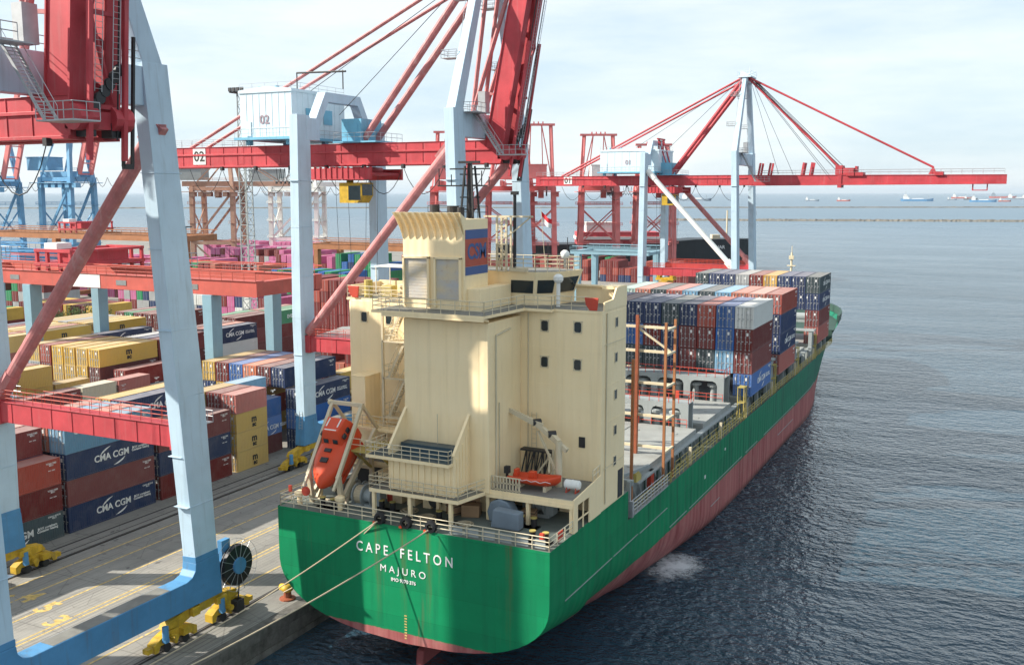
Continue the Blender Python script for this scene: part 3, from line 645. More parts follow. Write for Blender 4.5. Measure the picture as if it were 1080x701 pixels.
            lattice(b, bp(1, -gy+.4, -1.9), bp(LB-1, -gy+.4, -1.5), bp(1, gy-.4, -1.9), bp(LB-1, gy-.4, -1.5), 9, .3)
            b.beam(bp(0, -gy-.5, -1.4), bp(0, gy+.5, -1.4), 1.4, 1.2)
    bo = part('boom', 'crane_red', r, bm, LOCAL)
    part('railing', 'galvanised', bo, lambda b: [b.rail([bp(2, s*(gy+.6), 1.25), bp(LB-.5, s*(gy+.6), 1.25)], 1.1, 2.2, 2, .03) for s in (-1, 1)] if not up else [b.ladder(bp(2, -.8, -2.5), bp(30, -.8, -2.3), .6, (0, 1, 0)), b.ladder(bp(2, .7, -2.5), bp(30, .7, -2.3), .6, (0, 1, 0))], LOCAL)
    if up:
        def sh(b):
            for k in range(7): c = bp(.6+k*.5, -gy+.3+k*.4, -2.2); b.tube(c-V((.12, 0, 0)), c+V((.12, 0, 0)), .42, 10)
            for y in (-gy+.4, gy-.4):
                b.tube(bp(-1.2, y, -2.3), bp(30, y, -1.9), .07, 5); b.box(*sum([[c-d, c+d] for c, d in zip(bp(-.6, y, -1.7), (.5, .45, .5))], []))
            for y in (gy+.1, gy+.9): b.beam(bp(-3.0, y, -2.4), bp(6, y, -2.2), .2)
            b.beam(bp(-3.0, gy+.1, -2.4), bp(-3.0, gy+.9, -2.4), .35)
        part('rope_sheave', 'dark_steel', bo, sh, LOCAL)
    # stays
    A = V((ax, 0, az))
    sm_ = 'crane_tube' if up else 'crane_red'
    for s in (-1, 1):
        part('back_stay', sm_, r, lambda b: b.tube(A+V((-.5, s*1.9, -.2)), (GX+4.5, s*gy, g1), .48, 10), LOCAL)
        part('back_stay', sm_, r, lambda b: b.tube(A+V((-.5, s*2.2, 0)), (XB+7.5, s*gy, g1), .26, 8), LOCAL)
        if up:
            part('fore_stay', sm_, r, lambda b: (b.tube(bp(24, s*gy, 1), bp(4, s*gy, 4.0), .3, 8), b.tube(bp(4, s*gy, 4.0), A+V((.8, s*1.6, -.3)), .28, 8), b.beam(bp(7, s*gy, 1.0), bp(7, s*gy, 4.3), .3)), LOCAL)
            part('fore_stay', sm_, r, lambda b: b.tube(A+V((.8, s*1.2, .2)), bp(40, s*gy, 1.2), .09, 6), LOCAL)
        else:
            part('fore_stay', sm_, r, lambda b: b.tube(A+V((.8, s*1.6, 0)), bp(42.6, s*gy, 2.8), .24, 8), LOCAL)
            part('fore_stay', sm_, r, lambda b: b.tube(A+V((.8, s*1.4, -.4)), bp(21.9, s*gy, 2.8), .2, 8), LOCAL)
    if not up:
        def py(b):
            for s in (-1, 1):
                b.beam((GX+1.5, s*gy, g1), (GX+1.5, s*1.9, g1+9.4), .4); b.beam((GX+4.5, s*gy, g1), (GX+1.5, s*1.9, g1+9.4), .3)
            b.beam((GX+1.5, -3, g1+9.4), (GX+1.5, 3, g1+9.4), .4); b.beam((GX+1.5, -3.4, g1), (GX+1.5, 2.7, g1+9.2), .2)
        part('stay_post', 'crane_red', r, py, LOCAL)
    def cab_(b):
        for s in (-1, 1): b.tube(A+V((.6, s*.7, .6)), (bp(20, s*2) if not up else bp(34, s*2)), .05, 4)
        b.tube(A+V((-.6, .5, .6)), (-30, .5, g1+7.5), .05, 4); b.tube(A+V((-.6, -.9, .6)), (-24, -.9, g1+4), .05, 4)
    part('luffing_rope', 'dark_steel', r, cab_, LOCAL)
    def thin(b):
        for k in (-1.2, -.4, .4, 1.2): b.tube(A+V((.7, k, .7)), bp(22.5+k, k*.9, 2.0), .07, 5)
        for k in (-.8, .8): b.tube(A+V((.7, k, .5)), bp(9+k*2, k, 1.4), .045, 4)
    if not up: part('boom_hoist_rope', 'dark_steel', r, thin, LOCAL)
    # stair platforms by the boom hinge
    def hp(b):
        b.box(-.9, .9, -7.6, -4.0, T-.1, T); b.rail([(-.9, -7.6, T), (.9, -7.6, T), (.9, -5.2, T)], 1.1, 1); b.rail([(-2.2, -h+1, T), (-2.2, h-1, T)], 1.1, 1.4)
        b.stair((-.9, -4.6, T), (2.8, -4.6, g0+1), 1.0); b.box(2.6, 6.0, -5.6, -3.5, g0+.9, g0+1); b.rail([(2.6, -5.6, g0+1), (6, -5.6, g0+1), (6, -3.5, g0+1)], 1.1, .9)
        b.box(-.6, .4, -4.4, -3.2, T, T+2.6)
    part('hinge_stair', 'galvanised', r, hp, LOCAL)
    # cable reel on the far end of the waterside sill beam
    if full:
        ry = h+3.4
        reel = part('cable_reel', 'black_paint', r, lambda b: (b.tube((.55, ry, 4.6), (1.0, ry, 4.6), 1.75, 36), b.tube((.5, ry, 4.6), (.56, ry, 4.6), 1.80, 36)), LOCAL)
        part('reel_hub', 'crane_blue', reel, lambda b: (b.tube((.45, ry, 4.6), (1.22, ry, 4.6), .72, 24)), LOCAL)
        def spk(b):
            for i in range(14):
                a = 2*PI*i/14; c, s = math.cos(a), math.sin(a)
                b.beam((1.06, ry+.7*c, 4.6+.7*s), (1.06, ry+1.72*c, 4.6+1.72*s), .04); b.beam((1.1, ry+1.7*c, 4.6+1.7*s), (1.1, ry+2.25*c, 4.6+2.25*s), .035); b.beam((.4, ry+1.7*c, 4.6+1.7*s), (.4, ry+2.25*c, 4.6+2.25*s), .035)
            for x in (.4, 1.1): b.path([(x, ry+2.25*math.cos(2*PI*i/28), 4.6+2.25*math.sin(2*PI*i/28)) for i in range(29)], .018, 4)
        part('reel_spoke', 'galvanised', reel, spk, LOCAL)
        part('reel_arm', 'crane_blue', r, lambda b: (b.box(-.5, .5, h+1.6, h+3.7, 3.9, 5.3), b.box(-.2, .3, h+2.2, h+3.2, 5.3, 7.0)), LOCAL)
        part('cable_drop', 'dark_steel', r, lambda b: (b.path([(.8, ry+.2, 2.9), (.75, ry+.1, 1.9), (.75, ry, .9)], .07, 5), b.box(.4, 1.1, ry-.5, ry+.4, .5, 1.5)), LOCAL)
    return r
sts_crane(50.3, 'nearest pale blue and red crane at left edge with raised boom and black cable reel', 84, h=9.65, lean=-2.7)
sts_crane(114.9, 'pale blue crane numbered 02 with raised red boom standing beside the beige ship house', 79, '02')
sts_crane(253.2, 'pale blue crane numbered 01 with red boom lowered out over the water', 0, '01', dz=-1.85, brace_up=False)

# ------------------------------------------------------------------ the container ship
SX, SY = -41.65, 64.8
ship = empty('container_ship', (SX, SY, 0), 'green hulled container ship with tall beige deckhouse moored stern first along the quay', 'ship')
HB = 12.75
def lerp_tab(tab, x):
    if x <= tab[0][0]: return tab[0][1]
    for (a, p), (b, q) in zip(tab, tab[1:]):
        if x <= b:
            t = (x-a)/(b-a); return p+(q-p)*t
    return tab[-1][1]
ZB = [(0, 2.7), (3, 2.2), (6, 1.6), (10, .7), (16, -.7), (24, -2.2), (35, -3.2), (50, -4)]
HH = [(0, 5.6), (6, 6.2), (12, 7.4), (20, 8.4), (30, 8), (45, 6), (60, 5)]
BD = [(0, 12.7), (6, 12.75), (134, 12.75), (142, 12.5), (150, 12.0), (157, 10.7), (163, 8.7), (168, 6.1), (172, 3.0), (174.5, 0.05)]
BW = [(100, 12.75), (112, 12.55), (122, 11.7), (132, 10.2), (142, 7.6), (152, 4.3), (160, 1.7), (166, .05)]
def top_z(y): return 12.5 if y < 17.3 else (9.75 if y < 138 else (9.75+(y-138)*.72 if y < 143 else 13.35+(y-143)*.03))
def hull_b(y, z):
    if y <= 100:
        zb, h = lerp_tab(ZB, y), lerp_tab(HH, y)
        if z <= zb: return 0.0
        f = max(0, min(1, (z-zb)/h)); p = 2.35 if y < 10 else 2.1
        return HB*(1-(1-f)**p)**(1/p)
    bd, bw = lerp_tab(BD, y), lerp_tab(BW, y)
    t = max(0, min(1, (z+1)/13.5)); return bw+(bd-bw)*t**1.5
def hull():
    b = MB(); ys = []; y = 0
    while y < 17.3: ys.append(y); y += 1.0
    ys += [17.25, 17.3]; y = 20
    while y < 138: ys.append(y); y += 4
    y = 138
    while y < 174.6: ys.append(y); y += 1.25
    ys = sorted(set(ys)); NZ = 18
    for s in (-1, 1):
        rows = []
        for y in ys:
            zb = max(lerp_tab(ZB, y), -4) if y < 100 else -4; zt = top_z(y); row = []
            for j in range(NZ+1):
                t = j/NZ; z = zb+(zt-zb)*t**1.35
                row.append((SX+s*hull_b(y, z), SY+y, z))
            rows.append(row)
        vs = [p for r_ in rows for p in r_]; m = NZ+1
        fs = [(i*m+j, (i+1)*m+j, (i+1)*m+j+1, i*m+j+1) for i in range(len(ys)-1) for j in range(NZ)]
        if s < 0: fs = [f[::-1] for f in fs]
        b.add(vs, fs)
        # transom half
        tr = rows[0]; k = [(SX, SY, p[2]) for p in tr]
        b.add(tr+k, [(j, j+1, m+j+1, m+j) if s > 0 else (j+1, j, m+j, m+j+1) for j in range(NZ)])
    return b
hl = hull().build('hull', 'hull_paint', ship)
me = hl.data
sm = [abs(p.normal.y) < .9 for p in me.polygons]; me.polygons.foreach_set('use_smooth', sm)
md = hl.modifiers.new('weld', 'WELD'); md.merge_threshold = .01
es = hl.modifiers.new('edge_split', 'EDGE_SPLIT'); es.split_angle = R(28)
def strip(b):
    def run(y0, y1, z):
        n = max(1, int((y1-y0)/3))
        for i in range(n):
            a, c = y0+(y1-y0)*i/n, y0+(y1-y0)*(i+1)/n
            b.hexa([(SX+hull_b(t, zz)+dx, SY+t, zz) for zz in (z-.035, z+.035) for t, dx in ((a, -.02), (c, -.02), (c, .05), (a, .05))])
    for y0, y1, z in (run_,):
        run(y0, y1, z)
for run_ in ((3, 13.2, 7.6), (13.6, 20, 7.6), (20.6, 29, 7.5), (30, 36, 5.15), (37, 61, 5.1), (63, 70, 5.1), (74, 96, 5.05), (97, 118, 5.05), (46, 50, 2.7), (84, 96, 2.8)): part('rubbing_strip', 'frame_grey', hl, strip)
part('rudder', 'rudder_red', ship, lambda b: b.prism([(SY+1.8, -1), (SY+6.4, -1), (SY+6.0, 1.3), (SY+4, 1.6), (SY+2.1, 1.2)], 'x', SX-.35, SX+.35), bevel=.15)
TY = SY-.02
text('C A P E    F E L T O N', 1.18, 'lettering_white', hl, (-41.75, TY, 10.25), '-y', 'ship_name', .008, .012, sx=.83)
text('M A J U R O', .84, 'lettering_white', hl, (-41.85, TY, 8.75), '-y', 'ship_name', .0, .012)
text('IMO 9370 376', .4, 'lettering_white', hl, (-41.8, TY, 7.95), '-y', 'ship_name', .01, .012)
def marks(b):
    for i in range(9): b.box(SX-.1, SX+.12, TY-.0, TY+.03, 3.1+i*.24, 3.2+i*.24)
part('draught_mark', 'line_yellow', hl, marks)
part('draught_mark', 'lettering_white', hl, lambda b: (b.box(SX+12.74, SX+12.77, SY+43, SY+43.5, 6.8, 7.2), b.box(SX+12.74, SX+12.77, SY+52, SY+52.4, 8.0, 8.3)))
def deck_sheet(b, y0, y1, z, st=2.0, inset=.03):
    n = max(1, int((y1-y0)/st)); vs = []
    for i in range(n+1):
        y = y0+(y1-y0)*i/n; h = max(.05, hull_b(y, z)-inset); vs += [(SX-h, SY+y, z), (SX+h, SY+y, z)]
    b.add(vs, [(2*i, 2*i+1, 2*i+3, 2*i+2) for i in range(n)])
def dk(b):
    deck_sheet(b, .03, 17.25, 12.45); deck_sheet(b, 17.35, 139, 9.55)
    b.box(SX-12.4, SX+12.4, SY+17.2, SY+17.35, 9.6, 12.44)
part('deck', 'deck_green', ship, dk)
part('forecastle_deck', 'dark_green', ship, lambda b: (deck_sheet(b, 139, 172, 11.9), b.box(SX-12, SX+12, SY+139, SY+139.2, 9.6, 11.9)))
# --- house
H = dict(y0=75.2, y1=80.9)
def house(b):
    xl, xr = -54.3, -28.93
    b.prism([(xl, 76.0), (xl+.12, 75.55), (xl+.45, 75.25), (xl+.9, 75.2), (xr, 75.2), (xr, 80.9), (xl, 80.9)], 'z', 12.46, 29.2)
ho = part('deckhouse', 'beige', ship, house, bevel=.03)
def seams(b):
    for z in (26.1, 23.0, 19.9): b.box(-36.2, -28.95, 75.185, 75.2, z, z+.05); b.box(-28.93, -28.915, 75.25, 80.85, z, z+.06)
    for z in (25.5, 21.5, 17.8): b.box(-53, -47.5, 75.185, 75.2, z, z+.05)
part('weld_seam', 'beige', ho, seams)
def win(face, u, z, w=.62, h=.85):
    if face == 'aft':
        f = part('window', 'glass', ho, lambda b: b.prism([(u-w/2+.12, z-h/2), (u+w/2-.12, z-h/2), (u+w/2, z-h/2+.12), (u+w/2, z+h/2-.12), (u+w/2-.12, z+h/2), (u-w/2+.12, z+h/2), (u-w/2, z+h/2-.12), (u-w/2, z-h/2+.12)], 'y', 75.17, 75.215))
        part('window_frame', 'beige_rail', f, lambda b: [b.box(u+a, u+c, 75.14, 75.2, z+d, z+e) for a, c, d, e in ((-w/2-.12, w/2+.12, h/2+.02, h/2+.09), (-w/2-.07, w/2+.07, -h/2-.07, -h/2), (-w/2-.07, -w/2, -h/2, h/2), (w/2, w/2+.07, -h/2, h/2))])
    else:
        f = part('window', 'glass', ho, lambda b: b.box(-28.94, -28.895, u-w/2, u+w/2, z-h/2, z+h/2))
        part('window_frame', 'beige_rail', f, lambda b: [b.box(-28.93, -28.87, u+a, u+c, z+d, z+e) for a, c, d, e in ((-w/2-.06, w/2+.06, h/2, h/2+.06), (-w/2-.06, w/2+.06, -h/2-.06, -h/2), (-w/2-.06, -w/2, -h/2, h/2), (w/2, w/2+.06, -h/2, h/2))])
for u, z in ((-34.1, 27.95), (-31.1, 28.0), (-34.1, 24.9), (-31.1, 24.85), (-52.3, 27.7), (-49.6, 27.6)): win('aft', u, z)
for z in (28.2, 25.2, 22.0, 18.9, 16.2): win('side', 78.4, z, .55, .75)
def side_plate(b):
    # boat deck side plating with two big openings, drawn as frames round the holes
    X0, X1 = -28.99, -28.87
    b.prism([(69.4, 14.6), (75.2, 14.6), (75.2, 15.75), (69.4, 15.2)], 'x', X0, X1)
    b.box(X0, X1, 69.4, 70.2, 12.46, 14.6); b.box(X0, X1, 72.6, 75.2, 12.46, 14.6); b.box(X0, X1, 71.35, 71.45, 12.46, 14.6); b.box(X0, X1, 70.2, 72.6, 13.3, 13.4)
part('side_plating', 'beige', ship, side_plate, bevel=.02)
part('doorway_shade', 'dark_steel', ho, lambda b: (b.box(-28.94, -28.90, 79.3, 80.5, 12.6, 15.1)))  # flat dark panel coloured as the shade inside a doorway
# boat deck and poop back wall
def bdeck(b):
    b.prism([(-36.6, 69.4), (-28.99, 69.4), (-28.99, 75.18), (-36.6, 75.18)], 'z', 14.8, 15.1)
    b.prism([(-45.8, 66.0), (-37.4, 66.0), (-36.6, 69.4), (-36.6, 72), (-45.8, 72)], 'z', 14.6, 14.9)
    b.prism([(-53.6, 72.4), (-45.8, 72.4), (-45.8, 75.18), (-53.6, 75.18)], 'z', 14.8, 15.1)
    for x, y in ((-29.2, 69.65), (-33, 69.7), (-36.6, 69.7), (-38.2, 66.3), (-42, 66.3), (-45.5, 66.3), (-41, 69.1), (-46, 72.8)): b.box(x-.14, x+.14, y-.14, y+.14, 12.46, 14.8)
    b.box(-36.7, -28.99, 69.36, 69.42, 14.45, 14.8)
bd = part('boat_deck', 'beige', ship, bdeck)
part('deck_covering', 'deck_grey', bd, lambda b: (b.box(-36.55, -29.05, 69.45, 75.15, 15.1, 15.105), b.prism([(-45.75, 66.05), (-37.45, 66.05), (-36.65, 69.4), (-36.65, 71.9), (-45.75, 71.9)], 'z', 14.9, 14.905), b.box(-53.5, -45.85, 72.45, 75.15, 15.1, 15.105)))
def bwall(b):
    b.box(-52, -45.5, 73.2, 73.3, 12.46, 14.6); b.box(-45.5, -36.4, 71.3, 71.4, 12.46, 14.74); b.box(-36.4, -30.8, 74.2, 74.3, 12.46, 14.8)
    b.box(-46.3, -45.2, 70, 73.2, 12.46, 14.6); b.box(-48, -46.6, 70.6, 73.2, 12.46, 14.8)
    for x in (-44.2, -42.6, -40.9): b.box(x-.4, x+.4, 69.9, 71.3, 12.46, 14.4)
part('bulkhead', 'beige', ship, bwall)
part('doorway_shade', 'dark_steel', ship, lambda b: (b.box(-43.7, -43.1, 71.25, 71.3, 12.5, 14.2), b.box(-33.2, -32.2, 74.15, 74.2, 12.5, 14.4), b.box(-39.4, -38.6, 71.25, 71.3, 12.5, 14.3), b.box(-52, -48.5, 73.15, 73.2, 12.6, 14.3)))  # dark panels on the bulkheads paint the shade within the doorways
def casing(b):
    b.box(-44.25, -36.3, 69.2, 75.21, 14.75, 28.75)
cs = part('engine_casing', 'beige', ship, casing, bevel=.08)
def casing_rib(b):
    for x in (-37.2, -40.2): b.box(x, x+.03, 69.185, 69.2, 15.2, 28.6)
    for z in (24.6, 20.4): b.box(-44.2, -36.35, 69.188, 69.2, z, z+.04)
    b.box(-36.3, -36.28, 70, 70.1, 15.2, 27)
part('weld_seam', 'beige', cs, casing_rib)
# tank recess with two big brackets
def fins(b):
    for x in (-44.15, -38.1):
        b.prism([(69.22, 21.1), (66.55, 18.35), (66.55, 14.92), (69.22, 14.92)], 'x', x-.05, x+.05)
        b.beam((x, 66.5, 18.3), (x, 69.22, 21.2), .24, .08)
    b.box(-44.1, -38.15, 66.6, 66.68, 14.92, 17.55)
    for i in range(10): x = -43.8+i*.6; b.box(x-.05, x+.05, 66.5, 66.6, 14.92, 17.55)
    for i in range(5): y = 67+i*.5; b.box(-38.05, -37.97, y-.04, y+.04, 14.92, 18+i*.5)
part('bracket', 'beige', ship, fins)
def upper_pf(b):
    b.prism([(-46.0, 65.9), (-38.15, 65.9), (-38.15, 69.2), (-44.2, 69.2), (-46.0, 69.2)], 'z', 17.5, 17.75)
up_ = part('platform', 'beige', ship, upper_pf)
part('deck_covering', 'pool_blue', up_, lambda b: (b.box(-45.9, -38.2, 66.0, 69.15, 17.75, 17.76), b.box(-43.9, -38.4, 68.0, 69.1, 17.76, 18.5)))
part('railing', 'beige_rail', up_, lambda b: (b.rail([(-46, 69.1, 17.75), (-46, 65.95, 17.75), (-38.2, 65.95, 17.75), (-38.2, 66.5, 17.75)], 1.05, .9, 3, .04), b.tube((-40.9, 68.9, 17.8), (-40.9, 68.9, 21), .04, 5)))
part('railing', 'beige_rail', bd, lambda b: (b.rail([(-45.8, 71, 14.9), (-45.8, 66.05, 14.9), (-37.4, 66.05, 14.9), (-36.65, 69.35, 14.9)], 1.05, 1.0, 3, .04), b.rail([(-30.7, 69.5, 15.1), (-29.0, 69.5, 15.1)], .01, 1, 1, .03), b.rail([(-29.0, 73.6, 15.6), (-29.0, 75.1, 15.7)], .9, .75, 2, .04)))
part('ladder_rack', 'beige_rail', bd, lambda b: [b.box(-36.3+i*.28, -36.2+i*.28, 69.5, 69.6, 15.1, 16.2) for i in range(10)]+[b.box(-36.4, -33.6, 69.5, 69.6, z, z+.08) for z in (15.15, 15.7, 16.2)])
# bridge deck
def bridge_deck(b):
    b.prism([(-46.6, 68.0), (-36.0, 68.0), (-35.7, 74.6), (-33.2, 74.6), (-33.2, 75.15), (-28.95, 75.15), (-28.95, 80.9), (-54.3, 80.9), (-54.3, 75.3), (-49.6, 75.15), (-49.4, 73), (-46.6, 73)], 'z', 29.2, 29.42)
    for i in range(12): x = -44+i*.7; b.beam((x, 68.2, 29.12), (x, 69.2, 28.9), .1, .16)
    b.box(-45.6, -36.1, 68.02, 68.12, 28.95, 29.2)
br = part('bridge_deck', 'beige', ship, bridge_deck)
part('deck_covering', 'deck_grey', br, lambda b: b.prism([(-46.5, 68.1), (-36.1, 68.1), (-35.8, 74.7), (-33.3, 74.7), (-33.2, 75.25), (-29.05, 75.25), (-29.05, 80.8), (-54.15, 80.8), (-54.15, 75.4), (-49.5, 75.25), (-49.3, 73.1), (-46.5, 73.1)], 'z', 29.42, 29.425))
part('railing', 'beige_rail', br, lambda b: (b.rail([(-54.2, 75.3, 29.42), (-49.3, 75.2, 29.42), (-49.3, 73.1, 29.42), (-46.5, 73.1, 29.42), (-46.5, 68.1, 29.42), (-36.1, 68.1, 29.42), (-35.75, 74.65, 29.42), (-33.25, 74.65, 29.42), (-33.2, 75.2, 29.42), (-30.2, 75.2, 29.42)], 1.1, 1.3, 3, .035)))
def parapet(b):
    b.box(-33.6, -28.93, 80.75, 80.9, 29.42, 30.9); b.prism([(75.6, 29.42), (80.9, 29.42), (80.9, 31.1), (78.4, 31.1), (77.6, 30.2), (75.6, 30.1)], 'x', -29.05, -28.91)
    b.box(-54.3, -48.6, 80.75, 80.9, 29.42, 30.6); b.box(-54.3, -54.15, 76, 80.9, 29.42, 30.5)
    b.box(-30.4, -28.95, 78.8, 80.7, 30.9, 31.15); b.box(-33.5, -31, 80.4, 80.74, 30.9, 31.05)
part('wing_parapet', 'beige', ship, parapet)
for x in (-29.9, -53.4):
    part('orange_screen', 'rail_red', ship, lambda b, x=x: b.prism([(x-.15, 29.45), (x+.5, 29.45), (x+.62, 30.5), (x-.62, 30.5), (x-.5, 29.9)], 'y', 75.1, 75.22), bevel=.05)
def wheelhouse(b):
    p0 = [(-48.6, 77.2), (-47, 76.8), (-35.8, 76.8), (-34.4, 78.0), (-33.9, 81.1), (-48.6, 81.1)]
    p1 = [(-49.3, 76.9), (-47.2, 76.4), (-35.5, 76.4), (-33.8, 77.7), (-33.2, 81.4), (-49.3, 81.4)]
    n = len(p0); b.add([(x, y, 29.42) for x, y in p0]+[(x, y, 30.3) for x, y in p0]+[(x, y, 32.3) for x, y in p1], [tuple(range(n))[::-1], tuple(range(2*n, 3*n))]+[(k*n+i, k*n+(i+1) % n, (k+1)*n+(i+1) % n, (k+1)*n+i) for k in (0, 1) for i in range(n)])
wh = part('wheelhouse', 'beige', ship, wheelhouse)
def wpane(p, q, z0, z1, a, c, off=.03):
    """glass pane on the sloping wall between lower edge p and upper edge q corners"""
    def f(b):
        lo0, lo1, hi0, hi1 = [V(v) for v in (*p, *q)]
        def P(s, z):
            t = (z-30.3)/2.0; l = lo0.lerp(lo1, s); h_ = hi0.lerp(hi1, s); return l.lerp(h_, t)
        nrm = (P(1, 30.5)-P(0, 30.5)).cross(P(0, 32)-P(0, 30.5)).normalized()
        pts = [P(a, z0), P(c, z0), P(c, z1), P(a, z1)]
        b.hexa([v-nrm*.01 for v in pts]+[v+nrm*off for v in pts])
    part('window', 'glass', wh, f)
wp = lambda i, j: (((p0_[i][0], p0_[i][1], 30.3), (p0_[j][0], p0_[j][1], 30.3)), ((p1_[i][0], p1_[i][1], 32.3), (p1_[j][0], p1_[j][1], 32.3)))
p0_ = [(-48.6, 77.2), (-47, 76.8), (-35.8, 76.8), (-34.4, 78.0), (-33.9, 81.1)]; p1_ = [(-49.3, 76.9), (-47.2, 76.4), (-35.5, 76.4), (-33.8, 77.7), (-33.2, 81.4)]
wpane(*wp(1, 2), 30.45, 31.55, .80, .985); wpane(*wp(2, 3), 30.45, 31.6, .1, .85); wpane(*wp(3, 4), 30.45, 31.75, .08, .9); wpane(*wp(1, 2), 30.4, 31.5, .01, .09); wpane(*wp(0, 1), 30.4, 31.7, .12, .85)
part('railing', 'beige_rail', wh, lambda b: b.rail([(-49, 77, 32.3), (-47, 76.5, 32.3), (-35.6, 76.5, 32.3), (-33.9, 77.8, 32.3), (-33.4, 81.2, 32.3), (-49, 81.2, 32.3), (-49, 77, 32.3)], 1.1, 1.1, 3, .035))
part('roof_covering', 'deck_grey', wh, lambda b: b.prism([(-49, 77), (-47, 76.5), (-35.6, 76.5), (-33.9, 77.8), (-33.4, 81.2), (-49, 81.2)], 'z', 32.3, 32.31))
part('searchlight', 'white_paint', wh, lambda b: (b.tube((-33.5, 76.6, 29.45), (-33.5, 76.6, 31.6), .18, 8), b.lathe((-33.5, 76.6, 31.5), [(.3, 0), (.42, .2), (.42, .5), (.2, .7)], 12)))
# funnel
FX0, FX1, FY0, FY1 = -45.0, -39.14, 70.5, 74.6
def funnel(b):
    b.prism([(FX0, 29.4), (FX1, 29.4), (FX1, 36.85), (FX0, 36.85)], 'y', FY0, FY1)
    n = 10
    for i in range(n):
        x = FX0+.05+(FX1-FX0-.15)*i/(n-1)
        for k in range(5):
            t0, t1 = k/5, (k+1)/5; f = lambda t: (FY0-.05-.85*t**1.05, 35.2+2.2*t, -.5*t**1.8)
            a, c = f(t0), f(t1)
            b.hexa([(x-.03+a[2], a[0], a[1]), (x+.03+a[2], a[0], a[1]), (x+.03+a[2], FY0+.1, a[1]), (x-.03+a[2], FY0+.1, a[1]), (x-.03+c[2], c[0], c[1]), (x+.03+c[2], c[0], c[1]), (x+.03+c[2], FY0+.1, c[1]), (x-.03+c[2], FY0+.1, c[1])])
    # curved scoop behind the vanes
    pts = [(FY0-.02-.72*(t/6)**2.0, 35.4+2.0*t/6) for t in range(7)]
    for (a, za), (c, zc) in zip(pts, pts[1:]):
        ka, kc = -.5*((za-35.4)/2)**1.8, -.5*((zc-35.4)/2)**1.8
        b.hexa([(FX0+ka, a+.1, za), (FX1, a+.1, za), (FX1, a+.16, za), (FX0+ka, a+.16, za), (FX0+kc, c+.1, zc), (FX1, c+.1, zc), (FX1, c+.16, zc), (FX0+kc, c+.16, zc)])
    b.prism([(FY0-.7, 37.4), (FY0+.3, 36.9), (FY0+.3, 36.5), (FY0, 35.6)], 'x', FX1-.08, FX1+.02)
    # frames of the two louvre panels
    for x0, x1 in ((-44.75, -42.55), (-41.75, -39.55)):
        b.box(x0-.18, x0, FY0-.28, FY0, 29.6, 33.75); b.box(x1, x1+.18, FY0-.28, FY0, 29.6, 33.75); b.box(x0-.18, x1+.18, FY0-.28, FY0, 33.6, 33.8)
    b.box(-39.14, -37.9, 70.9, 76.5, 29.42, 31.2)
fu = part('funnel', 'beige', ship, funnel, bevel=.03)
for x0, x1 in ((-44.75, -42.55), (-41.75, -39.55)):
    part('louvre_panel', 'weathered_louvre', fu, lambda b, x0=x0, x1=x1: (b.box(x0, x1, FY0-.1, FY0, 30.3, 33.6), [b.box(x0+.03, x1-.03, FY0-.115, FY0-.1, 30.35+i*.25, 30.44+i*.25) for i in range(13)]))
lp = part('funnel_emblem', 'logo_red', fu, lambda b: b.box(FX1, FX1+.03, 70.62, 74.5, 33.0, 36.0))
part('emblem_band', 'lettering_blue', lp, lambda b: (b.box(FX1+.03, FX1+.04, 70.62, 74.5, 35.25, 36.0), b.box(FX1, FX1+.035, 70.62, 74.5, 32.3, 32.98)))
text('CSM', 1.75, 'lettering_blue', lp, (FX1+.045, 72.6, 34.15), '+x', 'emblem_lettering', .05, .008, sx=.98)
for x, y, r_, h_ in ((-43, 72.4, .4, 38.0), (-41.6, 73, .5, 37.9), (-40.4, 72.2, .3, 37.8)): part('exhaust_pipe', 'dark_steel', fu, lambda b: b.tube((x, y, 36.7), (x, y, h_), r_, 12))
part('railing', 'dark_steel', fu, lambda b: b.rail([(FX0, FY1, 36.85), (FX1, FY1, 36.85)], 1, 1, 2, .03))
def mast(b):
    for x in (-41.1, -39.9):
        for y in (73.4, 74.6): b.beam((x, y, 36.8), (-40.5+(x+40.5)*.5, 74+(y-74)*.5, 41.2), .14)
    for z in (37.6, 38.6, 39.6, 40.5):
        b.beam((-41.2, 73.5, z), (-39.8, 74.5, z), .1); b.beam((-41.2, 74.5, z), (-39.8, 73.5, z), .1)
    b.box(-43.6, -38.9, 73.9, 74.1, 39.5, 39.62); b.box(-42.4, -38.6, 73.9, 74.1, 40.9, 41.02)
    for x, h in ((-43.5, 1.4), (-42.3, .9), (-41, 1.1), (-39.4, 1.2), (-38.7, .7)): b.tube((x, 74, 39.6), (x, 74, 39.6+h), .05, 5)
    b.box(-40.62, -40.36, 73.85, 74.15, 36.8, 41.6); b.box(-41.4, -39.4, 73.6, 73.8, 41.4, 41.6)
part('mast', 'black_paint', ship, mast)
def sig(b):
    for x in (-39.1, -38.2):
        for y in (76.2, 77.1): b.beam((x, y, 32.3), (x, y, 36.9), .16)
    lattice(b, (-39.1, 76.2, 32.3), (-39.1, 76.2, 36.9), (-38.2, 76.2, 32.3), (-38.2, 76.2, 36.9), 6, .1)
    b.box(-40.4, -35.8, 76.2, 76.5, 36.9, 37.05); b.beam((-38.2, 76.3, 35.2), (-36, 76.3, 36.9), .1)
    b.box(-37.95, -36.3, 76.2, 76.6, 32.3, 32.6)
part('signal_mast', 'beige_rail', ship, sig)
part('antenna_pole', 'black_paint', ship, lambda b: (b.tube((-37.6, 76.6, 32.3), (-37.6, 76.6, 38.8), .15, 8), b.box(-37.9, -37.3, 76.4, 76.8, 38.8, 39.1)))
